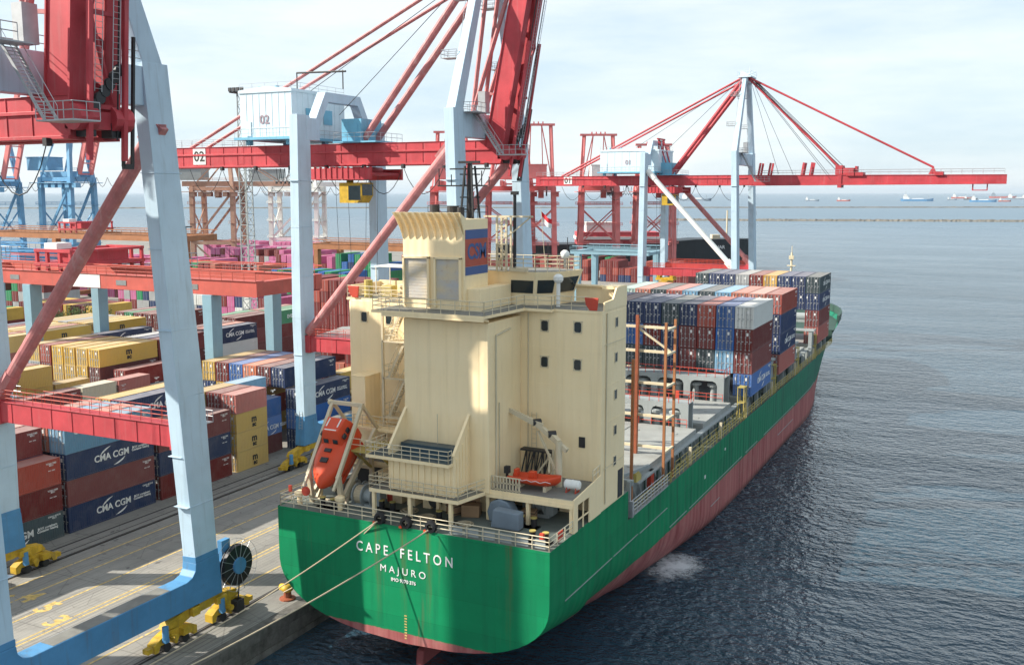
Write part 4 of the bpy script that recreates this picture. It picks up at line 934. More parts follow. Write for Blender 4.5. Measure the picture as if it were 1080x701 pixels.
for x, y, k in ((-46, 79, 1), (-44.5, 78, .4), (-36, 80, 0), (-34.4, 80.6, .5), (-47.6, 79, -.4)): part('whip_antenna', 'black_paint', ship, lambda b: b.tube((x, y, 32.3), (x, y, 34.6+k), .04, 5))
for c_ in ((-34.2, 79.6, 33.6), (-46.8, 77.2, 33.4)): part('satellite_dome', 'white_paint', ship, lambda b: b.lathe(c_, [(.1, -1.1), (.1, -.3), (.3, -.25), (.42, 0), (.36, .28), (.15, .45)], 14), smooth=True)
fl = part('flag_halyard', 'beige_rail', ship, lambda b: b.tube((-36.2, 79.9, 32.3), (-36.6, 79.8, 37.6), .025, 4))
def flag(z0, z1):
    def f(b):
        n = 8; vs = []
        for z in (z0, z1):
            for i in range(n+1): t = i/n; vs.append((-36.55+.95*t, 79.8+.12*math.sin(t*7), z-.75*t-.08*math.sin(t*4)))
        b.add(vs, [(i, i+1, n+2+i, n+1+i) for i in range(n)])
        b.add([(x, y+.02, z) for x, y, z in vs], [(i, n+1+i, n+2+i, i+1) for i in range(n)])
    return f
fg = part('flag', 'flag_red', fl, flag(36.95, 37.35)); part('flag', 'lettering_white', fl, flag(36.55, 36.95))
def pipe(pts, r=.06, mat='beige_rail'): part('pipe', mat, ho, lambda b: b.path(pts, r, 6))
pipe([(-36.24, 70.4, 15.2), (-36.24, 70.4, 27.6), (-36.24, 73, 27.9)], .09); pipe([(-36.24, 71.0, 15.2), (-36.24, 71.0, 22.0)], .05)
pipe([(-35.6, 75.12, 15.2), (-35.6, 75.12, 29.0)], .05); pipe([(-28.86, 76.1, 13), (-28.86, 76.1, 29.2)], .06)
part('wall_ladder', 'beige_rail', ho, lambda b: b.ladder((-35.0, 75.08, 15.1), (-35.0, 75.08, 20.5), .45, (1, 0, 0)))
part('grab_rail', 'beige_rail', ho, lambda b: (b.tube((-28.84, 75.6, 16.1), (-28.84, 80.6, 16.1), .03, 4), b.tube((-28.84, 75.6, 26.6), (-28.84, 80.6, 26.6), .03, 4)))
for x, y in ((-52.0, 78.6), (-50.6, 79.2)): part('bridge_fitting', 'beige_rail', ho, lambda b: b.lathe((x, y, 29.42), [(.3, 0), (.3, .7), (.5, .75), (.5, .95), (.1, 1.1)], 12))
part('deck_locker', 'rail_yellow', ho, lambda b: b.box(-51.4, -50.2, 76.6, 77.6, 29.42, 30.5), bevel=.04)
part('steel_drum', 'rail_yellow', ho, lambda b: b.tube((-52.6, 76.4, 29.42), (-52.6, 76.4, 31.0), .4, 12))
part('wing_awning', 'white_paint', ho, lambda b: (b.box(-53.0, -49.8, 78.0, 80.6, 32.1, 32.2), [b.tube((x, y, 29.42), (x, y, 32.1), .05, 6) for x in (-52.9, -49.9) for y in (78.1, 80.5)]))
# stair tower between the left wing and the casing
def tower(b):
    X0, X1, Y0, Y1 = -49.0, -46.5, 73.2, 75.1
    for x in (X0, X1): b.box(x-.1, x+.1, Y0-.1, Y0+.1, 15.1, 29.2)
    for i, z in enumerate((19.2, 22.7, 26.0)):
        b.box(X0, X1, Y0-.1, Y1, z-.12, z); b.rail([(X0, Y1, z), (X0, Y0, z), (X1-.9, Y0, z)], 1.05, .8, 2, .03)
    for z0, z1 in ((15.1, 19.2), (19.2, 22.7), (22.7, 26.0), (26.0, 29.3)): b.stair((X0+.5, Y0+.45, z0), (X1-.25, Y0+.45, z1), .7)
part('stair_tower', 'beige_rail', ship, tower)
part('vent_trunk', 'beige', ship, lambda b: (b.box(-52.2, -50.7, 72.8, 75.2, 18.2, 22.6), b.box(-52.25, -50.65, 72.75, 75.2, 22.6, 22.68), b.box(-52.6, -45.9, 72.2, 75.2, 17.9, 18.2)), bevel=.05)
part('railing', 'beige_rail', ship, lambda b: b.rail([(-52.6, 72.3, 18.2), (-46, 72.3, 18.2)], 1.05, 1, 3, .035))
part('lower_platform', 'rail_yellow', ship, lambda b: (b.box(-49.2, -46.2, 68.3, 72.2, 17.0, 17.15), b.beam((-49, 68.5, 17), (-49, 71, 15), .2), b.beam((-46.4, 68.5, 17), (-46.4, 71, 15), .2)))
part('railing', 'beige_rail', ship, lambda b: b.rail([(-49.2, 68.3, 17.15), (-46.2, 68.3, 17.15), (-46.2, 71.9, 17.15)], 1.05, .9, 2, .03))
# poop rail
part('railing', 'beige_rail', ship, lambda b: (b.rail([(-54.1, 72, 12.5), (-54.2, 64.95, 12.5), (-29.0, 64.95, 12.5), (-28.95, 69.3, 12.5)], 1.05, 1.4, 3, .045)))
part('railing_screen', 'frame_grey', ship, lambda b: [b.box(-37.6+i*1.42, -36.45+i*1.42, 65.0, 65.03, 12.6, 13.3) for i in range(6)])
for x in (-44.0, -41.5, -39.2):
    f_ = part('fairlead', 'black_paint', ship, lambda b, x=x: b.lathe((x, 64.95, 12.9), [(.26, -.3), (.46, -.28), (.54, 0), (.46, .28), (.26, .3), (.26, -.3)], 18, axis='y', caps=False))
    part('rope_guard', 'lifeboat_orange', f_, lambda b, x=x: b.box(x-.62, x-.36, 64.72, 64.92, 12.4, 12.58))
def bitt(x, y):
    b_ = part('bitt', 'black_paint', ship, lambda b: [(b.tube((x+d, y, 12.5), (x+d, y, 13.25), .24, 12), b.box(x-1.0, x+1.0, y-.35, y+.35, 12.47, 12.55)) for d in (-.55, .55)])
    part('bitt_cap', 'rail_yellow', b_, lambda b: [b.tube((x+d, y, 13.25), (x+d, y, 13.33), .27, 12) for d in (-.55, .55)])
for x, y in ((-45.3, 67.9), (-39.5, 67.6), (-32.9, 69.4), (-50.3, 66.4), (-30.6, 66.6)): bitt(x, y)
for x, y in ((-43.4, 68.4), (-41.2, 67.6), (-37.6, 67.4)): part('coiled_line', 'rope', ship, lambda b: [b.path([(x+(.34+.1*k)*math.cos(2*PI*i/14), y+(.34+.1*k)*math.sin(2*PI*i/14), 12.53+.07*(k % 3)) for i in range(15)], .05, 5) for k in range(5)])
part('hose_reel', 'dark_steel', ship, lambda b: b.lathe((-41.7, 69.75, 13.3), [(.2, -.1), (.62, -.1), (.62, .1), (.2, .1)], 16, axis='y'))
def winch(x, y, mat='frame_grey', r=.75):
    w_ = part('mooring_winch', mat, ship, lambda b: (b.tube((x-.9, y, 13.4), (x+.9, y, 13.4), r*.6, 14), [b.tube((x+d-.05, y, 13.4), (x+d+.05, y, 13.4), r, 18) for d in (-.9, 0, .9)], b.box(x-1.3, x+1.3, y-.5, y+.5, 12.47, 12.75), b.box(x+1.0, x+1.7, y-.45, y+.45, 12.75, 14.0)))
    part('rope_coil', 'rope', w_, lambda b: b.tube((x-.8, y, 13.4), (x-.1, y, 13.4), r*.85, 16))
winch(-47.6, 68.2, r=.95); winch(-49.6, 69.6); winch(-33.5, 72.4)
part('tarpaulin_cover', 'grey_tarp', ship, lambda b: (b.prism([(-36.3, 12.5), (-34.2, 12.5), (-34.1, 13.4), (-34.6, 14.2), (-35.4, 14.45), (-36.2, 14.1), (-36.5, 13.3)], 'y', 69.2, 70.3), b.prism([(-35.5, 12.5), (-33, 12.5), (-33, 13.9), (-35.3, 14.0)], 'y', 67.9, 68.9)), bevel=.1)
part('fire_box', 'rail_red', ship, lambda b: b.box(-30.15, -29.85, 65.65, 65.95, 12.5, 13.5))
part('warning_board', 'rail_red', ship, lambda b: b.box(-29.08, -29.02, 66.6, 67.6, 12.7, 13.4))
part('steel_drum', 'rail_red', ship, lambda b: b.tube((-46.4, 70.2, 12.5), (-46.4, 70.2, 13.4), .35, 12))
for x, y in ((-52.9, 65.9), (-52.6, 68.4), (-48.9, 66.2)): part('mushroom_vent', 'beige', ship, lambda b: (b.tube((x, y, 12.5), (x, y, 13.4), .22, 10), b.lathe((x, y, 13.3), [(.25, 0), (.45, .05), (.45, .3), (.2, .45)], 12)))
part('life_ring_rack', 'rail_red', ship, lambda b: (b.box(-53.6, -53.35, 65.3, 65.5, 13.7, 14.25), b.lathe((-51.9, 65.5, 13.9), [(.2, -.08), (.4, -.08), (.4, .08), (.2, .08)], 14, axis='y')))
# free-fall lifeboat frame
FT, FBt = V((0, 70.1, 20.7)), V((0, 66.35, 15.1))
def ramp_frame(b):
    for x in (-52.3, -49.2):
        o = V((x, 0, 0)); b.beam(FT+o, FBt+o, .32, .3); b.beam(FBt+o+V((0, .1, .2)), (x, 66.9, 12.5), .38, .38)
        b.beam((x+.1, 72.0, 18.2), (x+.1, 67.1, 13.4), .3, .45); b.beam((x, 71.4, 17.4), (x, 71.4, 12.5), .35)
        b.beam(FT+o, (x, 72.4, 18.2), .26); b.beam(FBt+o, (x, 65.7, 14.2), .22); b.beam((x, 69.3, 15.6), (x, 67.4, 12.5), .26); b.beam((x, 68.2, 14.5), (x, 70.4, 12.5), .26)
    b.beam(FT+V((-52.45, 0, 0)), FT+V((-49.05, 0, 0)), .34); b.beam((-52.3, 71.4, 14.8), (-49.2, 71.4, 14.8), .25)
    b.beam((-52.3, 66.9, 12.9), (-49.2, 66.9, 12.9), .2)
    b.tube(FT+V((-52.7, 0, 0)), FT+V((-52.4, 0, 0)), .25, 10)
lf = part('lifeboat_frame', 'beige_rail', ship, ramp_frame, bevel=.03)
# side openings, guide frame, hatches
guide_f = part('guide_frame', 'rust_orange', ship, lambda b: b.beam((-33.2, 96.5, 9.6), (-33.2, 96.5, 26.2), .25, .25))
for x, y, zt in ((-29.6, 94.5, 26.2), (-29.6, 97.6, 26.2), (-29.6, 84.8, 24), (-36.8, 96.5, 26), (-40.4, 96.5, 26), (-44, 96.5, 26)):
    part('guide_post', 'rust_orange', guide_f, lambda b: b.beam((x, y, 9.6), (x, y, zt), .25, .25))
def guide_b(b):
    for z in (25.4, 22.9, 19.6, 16.2, 12.9):
        b.beam((-44.2, 96.5, z), (-33.2, 96.5, z), .26); b.beam((-33.2, 96.5, z), (-29.6, 96.4, z), .26); b.beam((-29.6, 94.5, z), (-29.6, 97.6, z), .22)
    b.beam((-33.1, 96.45, 25.2), (-29.7, 96.45, 23.0), .2)
part('guide_beam', 'beige_rail', guide_f, guide_b)
part('guide_post', 'rust_brown', guide_f, lambda b: b.beam((-33.2, 96.2, 9.6), (-33.2, 96.2, 26.6), .3, .25))
def coam(b):
    for y0, y1 in (yy_,):
        _ = ((87.0, 109.7), (112.4, 125.7), (129.9, 143), (148, 161.5), (165, 178), (181.5, 195))
        b.box(-52.2, -30.6, y0, y1, 9.56, 11.3)
        n = int((y1-y0)/1.6)
        for i in range(n): y = y0+.8+i*1.6; b.prism([(-30.6, 9.6), (-29.95, 9.6), (-30.5, 11.2), (-30.6, 11.2)], 'y', y-.05, y+.05)
for yy_ in ((87.0, 109.7), (112.4, 125.7), (129.9, 143), (148, 161.5), (165, 178), (181.5, 195)): co = part('hatch_coaming', 'frame_grey', ship, coam)
part('hold_shade', 'dark_steel', co, lambda b: b.box(-51.5, -31.2, 82.6, 86.8, 9.7, 9.71))  # thin dark sheet standing for the shade down the open hold
for y0, y1 in ((87.1, 109.6), (112.5, 125.6), (129.9, 143), (148, 161.5), (165, 178), (181.5, 195)):
    def hc(b, y0=y0, y1=y1):
        for i in (i_,):
            x0 = -52.3+i*7.3; b.box(x0+.04, x0+7.2, y0, y1, 11.32, 12.08); b.box(x0+.04, x0+7.2, y0-.06, y0, 11.7, 12.0)
            for k in range(3):
                y = y0+(y1-y0)*(k+.5)/3; b.box(x0+1, x0+1.5, y, y+.5, 12.08, 12.14); b.box(x0+5.5, x0+6, y, y+.5, 12.08, 12.14)
    for i_ in range(3): part('hatch_cover', 'hatch_grey', ship, hc, bevel=.03)
def lbridge(y0, y1, zt, xr=-30.5):
    """cross-deck frame with rounded openings and walkway"""
    def f(b):
        xs = [xr-i*4.5 for i in range(6)]
        for y in (y0, y1-.25):
            for x in xs:
                if x-.9 > -53.4: b.box(x-.9, x, y, y+.25, 9.6, zt-.55)
            b.box(-53.2, xr, y, y+.25, zt-.55, zt)
            for x in xs[:-1]:
                for c, sg in ((x-.9, -1), (x-3.6-.9, 1)):
                    b.prism([(c, zt-.55), (c, zt-1.15), (c+sg*.18, zt-.75), (c+sg*.6, zt-.55)] if sg < 0 else [(c, zt-.55), (c+sg*.6, zt-.55), (c+sg*.18, zt-.75), (c, zt-1.15)], 'y', y, y+.25)
        b.box(-53.2, xr, y0+.25, y1-.25, zt-.12, zt-.02)
    o = part('cross_deck_frame', 'frame_grey', ship, f)
    for i in range(9):
        def vents(b):
            x = xr-1.7-i*2.4; y = (y0+y1)/2-.2
            b.tube((x, y, 9.6), (x, y, zt-1.25), .42, 12); b.lathe((x, y, zt-1.5), [(.45, 0), (.8, .08), (.85, .38), (.6, .55)], 14)
        part('ventilator', 'frame_grey', o, vents)
    part('railing', 'rail_red', o, lambda b: (b.rail([(-53, y0, zt), (xr, y0, zt), (xr, y1, zt)], 1.05, 1.2, 2, .04), b.rail([(-53, y0-.5, 12.1), (xr, y0-.5, 12.1)], .9, 2.2, 2, .035), b.box(-38, -37.4, y0-.7, y0-.4, 12.1, 13.0)))
lbridge(110.0, 112.0, 14.8, -31.6); lbridge(126.2, 129.2, 15.1, -31.6)
for y0 in (144.2, 162.4, 178.8):
    part('cross_deck_frame', 'frame_grey', ship, lambda b, y0=y0: (b.box(-53, -29.2, y0+.4, y0+2.6, 14.7, 14.9), [b.box(x-.3, x+.3, y0+.5, y0+2.5, 9.6, 14.7) for x in (-52.6, -47, -41.5, -36, -29.8)]))
def side_rail(b):
    y = 83.6
    while y < 200:
        b.rail([(-29.05, y, 9.75), (-29.05, min(y+5.6, 200), 9.75)], 1.1, 1.4, 3, .04); y += 6.0
part('railing', 'rail_yellow', ship, side_rail)
def stools():
    for y in (130.8, 136.4, 142.2, 148.6, 154, 160.5, 166, 172, 178, 183, 189, 194.4):
        part('container_stool', 'frame_grey', ship, lambda b: (b.box(-29.8, -29.4, y-.15, y+.15, 9.56, 11.9), b.box(-30.0, -29.25, y-.25, y+.25, 11.9, 12.1)))
stools()
for y in (103, 116, 129, 145, 163, 180): part('side_post', 'beige_rail', ship, lambda b: b.box(-29.4, -29.12, y-.12, y+.12, 9.6, 11.6))
def lash_tower(b):
    for y in (ty,):
        for x in (-29.9, -29.1): b.box(x-.05, x+.05, y-.05, y+.05, 9.6, 14.0); b.box(x-.05, x+.05, y+1.3, y+1.4, 9.6, 14.0)
        for z in (11.9, 13.9): b.box(-29.95, -29.05, y-.1, y+1.5, z, z+.06)
        b.ladder((-29.0, y+.6, 9.6), (-29.0, y+.6, 14.0), .5, (0, 1, 0))
for ty in (126.8, 145.6, 163.8, 180.3): part('lashing_tower', 'rail_yellow', ship, lash_tower)
part('coaming_walkway', 'frame_grey', ship, lambda b: b.box(-30.55, -29.95, 88, 198, 11.32, 11.5))
for i in range(28): part('walkway_post', 'dark_green', ship, lambda b: b.box(-30.1, -29.95, 89.9+i*3.9, 90.1+i*3.9, 9.56, 11.32))
part('walkway_rail', 'rail_yellow', ship, lambda b: b.rail([(-30.0, 100, 9.6), (-30.0, 129, 9.6)], 1.0, 2.0, 2, .04))
part('gangway', 'galvanised', ship, lambda b: (b.beam((-29.0, 83.4, 9.9), (-29.0, 93.6, 9.9), .5, .12), b.rail([(-28.85, 83.4, 9.95), (-28.85, 93.6, 9.95)], 1.0, 1.0, 3, .04), b.rail([(-29.25, 83.4, 9.95), (-29.25, 93.6, 9.95)], 1.0, 1.0, 3, .04), b.box(-29.3, -28.8, 83.0, 83.4, 9.7, 11.2)))
part('davit_arm', 'frame_grey', ship, lambda b: (b.beam((-29.3, 83.3, 9.7), (-29.3, 83.3, 13.0), .35), b.beam((-32, 83.3, 12.9), (-29.0, 83.6, 12.8), .4, .5), b.beam((-31.8, 84, 12.4), (-29.8, 90.5, 12.6), .3), b.box(-31.9, -30.4, 83.6, 84.6, 9.7, 12.4)))
part('winch_cover', 'rail_yellow', ship, lambda b: b.prism([(88, 11.5), (89.5, 11.5), (89.4, 12.0), (88.6, 12.5), (88, 12.3)], 'x', -31.0, -30.2))
part('deck_box', 'rail_red', ship, lambda b: b.box(-30.9, -30.2, 92.4, 93.4, 9.6, 11.5))
# bow
def bulw(b):
    ys = [143+i*1.6 for i in range(20)]
    for s in (-1, 1):
        pts = [(SX+s*hull_b(y, 12.9), SY+y) for y in ys]+[(SX, SY+174.5)]
        for (x0, y0), (x1, y1) in zip(pts, pts[1:]): b.hexa([(x0-s*.25, y0, 12.9), (x1-s*.25, y1, 12.9), (x1+s*.1, y1, 12.9), (x0+s*.1, y0, 12.9), (x0-s*.2, y0, 14.4), (x1-s*.2, y1, 14.4), (x1+s*.28, y1, 14.4), (x0+s*.28, y0, 14.4)])
part('bow_bulwark', 'dark_green', ship, bulw)
part('foremast', 'beige_rail', ship, lambda b: (b.tube((SX, SY+158, 11.9), (SX, SY+158, 26), .35, 10, .2), b.box(SX-.9, SX+.9, SY+157.6, SY+158.4, 23, 23.2), b.tube((SX, SY+158, 26), (SX, SY+158, 27.4), .08, 5), b.box(SX-.5, SX+.5, SY+157.5, SY+158, 24.5, 25.3)))
for x in (SX-4, SX+4): part('windlass', 'frame_grey', ship, lambda b: (b.tube((x-1, SY+150, 13), (x+1, SY+150, 13), .8, 14), b.box(x-1.4, x+1.4, SY+149, SY+151, 11.9, 12.4)))
# rescue boat crane
def rcrane(b):
    b.tube((-31.6, 72.6, 15.1), (-31.6, 72.6, 18.9), .28, 10); b.beam((-31.6, 72.6, 18.8), (-32.6, 73.2, 19.3), .4)
    b.beam((-30.9, 72.6, 18.2), (-34, 73.4, 20.0), .35, .35); b.beam((-33.4, 73.3, 19.8), (-37.0, 72.9, 21.3), .42, .5, w2=.3, h2=.3)
    b.tube((-37, 72.9, 21.1), (-37, 72.9, 18.4), .03, 4); b.beam((-32, 72.8, 16.4), (-33.8, 73.3, 19.4), .16)
    for p, q_ in (((-33, 74.6, 15.1), (-33, 74.6, 17.6)), ((-32.4, 72.4, 16.2), (-33.2, 74.4, 17.2)), ((-34.6, 74.4, 15.1), (-33.2, 74.4, 17.0))): b.beam(p, q_, .16)
rc = part('rescue_crane', 'beige_rail', ship, rcrane)
for p_, q_ in (((-34.2, 73.1, 20.1), (-33.7, 73.6, 20.1)), ((-32.7, 72.9, 19.3), (-32.2, 73.3, 19.3))): part('crane_winch', 'dark_steel', rc, lambda b: b.tube(p_, q_, .29, 10))
part('recess_shade', 'dark_steel', ho, lambda b: b.box(-30.9, -30.35, 75.12, 75.18, 17.9, 18.8))  # dark slab on the wall, coloured as the shade of a recess
part('boat_cradle', 'dark_steel', ship, lambda b: (lattice(b, (-36, 74.6, 15.1), (-33.4, 74.6, 15.1), (-35.6, 74.9, 17.4), (-33.3, 74.9, 17.4), 6, .1), b.box(-35.9, -33.2, 74.2, 75.0, 17.3, 17.45)))

# ------------------------------------------------------------------ boats and gear resting on the ship
def loft(b, rings, mi=0, caps=True):
    n = len(rings[0]); vs = [p for r_ in rings for p in r_]
    fs = [(k*n+i, k*n+(i+1) % n, (k+1)*n+(i+1) % n, (k+1)*n+i) for k in range(len(rings)-1) for i in range(n)]
    if caps: fs += [tuple(range(n))[::-1], tuple(range((len(rings)-1)*n, len(rings)*n))]
    b.add(vs, fs, mi)
dvec = V((0, -4.6, -4.1)).normalized(); nrm = V((0, -4.1, 4.6)).normalized()
lb = empty('lifeboat', (-50.75, 68.35, 16.15), 'orange enclosed lifeboat tilted bow down on the slanted frame at the ship stern', 'lifeboat')
lb.scale = (.93, 1.2, 1.12); lb.rotation_euler = Matrix((dvec, nrm.cross(dvec), nrm)).transposed().to_euler()
def lbody(b):
    rings = []; n = 20
    for x, w, lo, hi in ((-3.1, 1.0, -.2, 1.1), (-2.9, 1.15, -.45, 1.3), (-2, 1.3, -.7, 1.45), (-.5, 1.36, -.78, 1.45), (.8, 1.3, -.74, 1.3), (1.9, 1.05, -.6, 1.05), (2.7, .66, -.38, .75), (3.2, .28, -.12, .42), (3.35, .06, .05, .2)):
        r_ = []
        for i in range(n):
            a = 2*PI*i/n; c, s = math.cos(a), math.sin(a)
            yy = w*math.copysign(abs(c)**.72, c); m = (lo+hi)/2; zz = m+(hi-lo)/2*math.copysign(abs(s)**.8, s); r_.append((x, yy, zz))
        rings.append(r_)
    loft(b, rings)
lbo = part('hull', 'lifeboat_orange', lb, lbody, LOCAL, smooth=True)
cbn = part('cabin', 'lifeboat_orange', lb, lambda b: loft(b, [[(x0, -w, z), (x1, -w*.8, z), (x1, w*.8, z), (x0, w, z)] for x0, x1, w, z in ((-3.0, -.4, 1.1, 1.2), (-2.9, -.75, .98, 1.75), (-2.75, -1.2, .78, 2.3))]), LOCAL, bevel=.06)
part('window', 'glass', cbn, lambda b: ([b.hexa([(-.58, y-.2, 1.42), (-.58, y+.2, 1.42), (-.76, y+.2, 1.74), (-.76, y-.2, 1.74), (-.52, y-.2, 1.46), (-.52, y+.2, 1.46), (-.70, y+.2, 1.78), (-.70, y-.2, 1.78)]) for y in (-.4, .4)], [b.box(x-.22, x+.22, s*.96-.06, s*.96+.06, 1.5, 1.85) for x in (-1.3, -2.0) for s in (-1, 1)]), LOCAL)
part('hatch', 'dark_steel', lb, lambda b: (b.box(.0, .35, -.28, .28, 1.36, 1.46), b.box(.9, 1.4, -.3, .3, 1.24, 1.33)), LOCAL)
part('stripe', 'white_paint', lb, lambda b: (b.box(-2.6, -1.7, -.55, -.45, 2.30, 2.33), b.box(-2.6, -1.7, .4, .5, 2.30, 2.33), b.box(-1.4, -1.3, -.5, .5, 2.29, 2.32), [b.hexa([(1.6+k*.5, s*.97-.05, .55), (2.0+k*.5, s*.8-.05, .5), (2.0+k*.5, s*.8+.05, .5), (1.6+k*.5, s*.97+.05, .55), (1.6+k*.5, s*.97-.05, .62), (2.0+k*.5, s*.8-.05, .57), (2.0+k*.5, s*.8+.05, .57), (1.6+k*.5, s*.97+.05, .62)]) for k in (0,) for s in (-1, 1)]), LOCAL)
part('skid', 'lifeboat_orange', lb, lambda b: [b.beam((-2.6, y, -.72), (1.9, y, -.72), .16, .3) for y in (-.9, .9)], LOCAL)
rb = empty('rescue_boat', (-33.1, 71.2, 15.1), 'small open orange rescue boat on chocks under the deck crane', 'boat')
def rbody(b):
    rings = []
    for x, w, lo, hi in ((-2.2, .7, .45, 1.0), (-1.9, .85, .35, 1.05), (0, .95, .3, 1.05), (1.2, .8, .35, 1.15), (1.9, .45, .55, 1.3), (2.3, .1, .9, 1.4)):
        rings.append([(x, -w*.2, lo), (x, w*.2, lo), (x, w*.85, lo+.3), (x, w, hi-.15), (x, w*.9, hi), (x, w*.62, hi-.08), (x, w*.5, hi-.35), (x, -w*.5, hi-.35), (x, -w*.62, hi-.08), (x, -w*.9, hi), (x, -w, hi-.15), (x, -w*.85, lo+.3)])
    loft(b, rings)
part('hull', 'lifeboat_orange', rb, rbody, LOCAL, smooth=True)
part('console', 'lifeboat_orange', rb, lambda b: (b.box(-.5, .1, -.25, .25, .6, 1.45), b.box(-1.8, -1.5, -.3, .3, .9, 1.5)), LOCAL, bevel=.05)
part('outboard_motor', 'dark_steel', rb, lambda b: (b.box(-2.75, -2.3, -.22, .22, 1.0, 1.6), b.box(-2.65, -2.45, -.1, .1, .35, 1.0)), LOCAL, bevel=.05)
part('grab_line', 'lettering_white', rb, lambda b: [b.path([(-1.9+i*.4, s*(.98-max(0, (i-7))*.14), .95-.12*(i % 2)) for i in range(10)], .025, 4) for s in (-1, 1)], LOCAL)
part('chock', 'beige_rail', rb, lambda b: [b.box(x-.12, x+.12, -.6, .6, 0, .42) for x in (-1.3, 1.1)], LOCAL)
lr = empty('liferaft_canister', (-30.0, 71.7, 15.1), 'white liferaft canister on red cradle near the starboard deck edge', 'liferaft')
part('canister', 'white_paint', lr, lambda b: b.lathe((0, 0, .75), [(.1, -.85), (.35, -.82), (.44, -.7), (.44, -.05), (.47, -.04), (.47, .04), (.44, .05), (.44, .7), (.35, .82), (.1, .85)], 16, axis='x'), LOCAL, smooth=False)
lr.scale = (.8, .85, .85)
part('cradle', 'rail_red', lr, lambda b: [(b.box(x-.06, x+.06, -.5, .5, 0, .1), b.beam((x, -.45, .1), (x, -.3, .5), .08), b.beam((x, .45, .1), (x, .3, .5), .08)) for x in (-.5, .5)], LOCAL)
for i, (x, y, a, w, l, h, lid, lab) in enumerate(((-38.3, 69.9, .3, 1.1, 1.5, 1.0, 1, 'open brown crate with raised lid beside the grey tarpaulin on the stern deck'), (-39.8, 69.6, -.4, .9, 1.0, .9, 0, 'tilted brown carton leaning left of the open crate on the stern deck'), (-33.5, 70.9, .2, 1.0, 1.2, .9, 0, 'brown crate right of the grey tarpaulin beside the black bollards'))):
    c = empty('crate', (x, y, 12.46), lab, 'crate', 'crates on the stern deck', a)
    part('box', 'cardboard', c, lambda b: b.box(-l/2, l/2, -w/2, w/2, .01, h), LOCAL, bevel=.02)
    if lid: part('lid', 'cardboard', c, lambda b: b.beam((-l*.1, w/2, h+.05), (-l*.1, w/2+.3, h+.95), l, .06), LOCAL)
    else: part('batten', 'bark', c, lambda b: [b.box(-l/2-.02, l/2+.02, -w/2-.03, w/2+.03, z, z+.09) for z in (.1, h-.2)], LOCAL)
# mooring ropes and bollards
def bollard(x, y, lab):
    o = empty('bollard', (x, y, QZ), lab, 'bollard', 'bollards along the quay edge')
    part('base', 'rust_brown', o, lambda b: b.lathe((0, 0, 0), [(.75, 0), (.72, .12), (.38, .2), (.34, .7), (.36, .9)], 14), LOCAL)
    part('head', 'bogie_yellow', o, lambda b: (b.lathe((0, 0, .7), [(.36, 0), (.52, .15), (.55, .35), (.35, .6), (.1, .66)], 14), b.tube((0, 0, 1.05), (-.75, 0, 1.0), .36, 12, .3)), LOCAL, smooth=True)
bollard(-56.4, 68.1, 'yellow topped mooring bollard on the quay edge next to the ship stern')
bollard(-56.4, 38.0, 'yellow topped mooring bollard on the quay edge behind the near crane')
def rope(a, c, sag, r, lab):
    a, c = V(a), V(c); b = MB(); pts = [a.lerp(c, t/24)-V((0, 0, sag*4*(t/24)*(1-t/24))) for t in range(25)]; b.path(pts, r, 6)
    tag(b.build('mooring_rope', 'rope', origin=tuple(a)), lab, 'rope', 'mooring ropes at the stern')
rope((-44.0, 64.45, 12.75), (-56.4, 67.6, 3.3), .5, .055, 'pale mooring rope from the left stern fairlead down to the yellow bollard')
rope((-44.1, 64.45, 12.7), (-57.6, 52.5, 2.62), .4, .05, 'pale mooring rope from the left fairlead running along the quay past the bollard')
rope((-39.2, 64.45, 12.75), (-56.5, 38.3, 3.2), 1.0, .055, 'longest mooring rope from the right fairlead crossing below the ship name')
f = MB(); n = 24
f.add([(-29.0, 97.6, .06)]+[(-29.0+6.6*math.cos(2*PI*i/n)*(1+.2*math.sin(i*2.3)), 97.6+9.0*math.sin(2*PI*i/n)*(1+.2*math.cos(i*1.7)), .06) for i in range(n)], [(0, 1+i, 1+(i+1) % n) for i in range(n)])
tag(f.build('foam', 'foam_white', origin=(-29.0, 97.6, .06)), 'patch of white foam churned up beside the dark red hull', 'foam', kind='stuff')

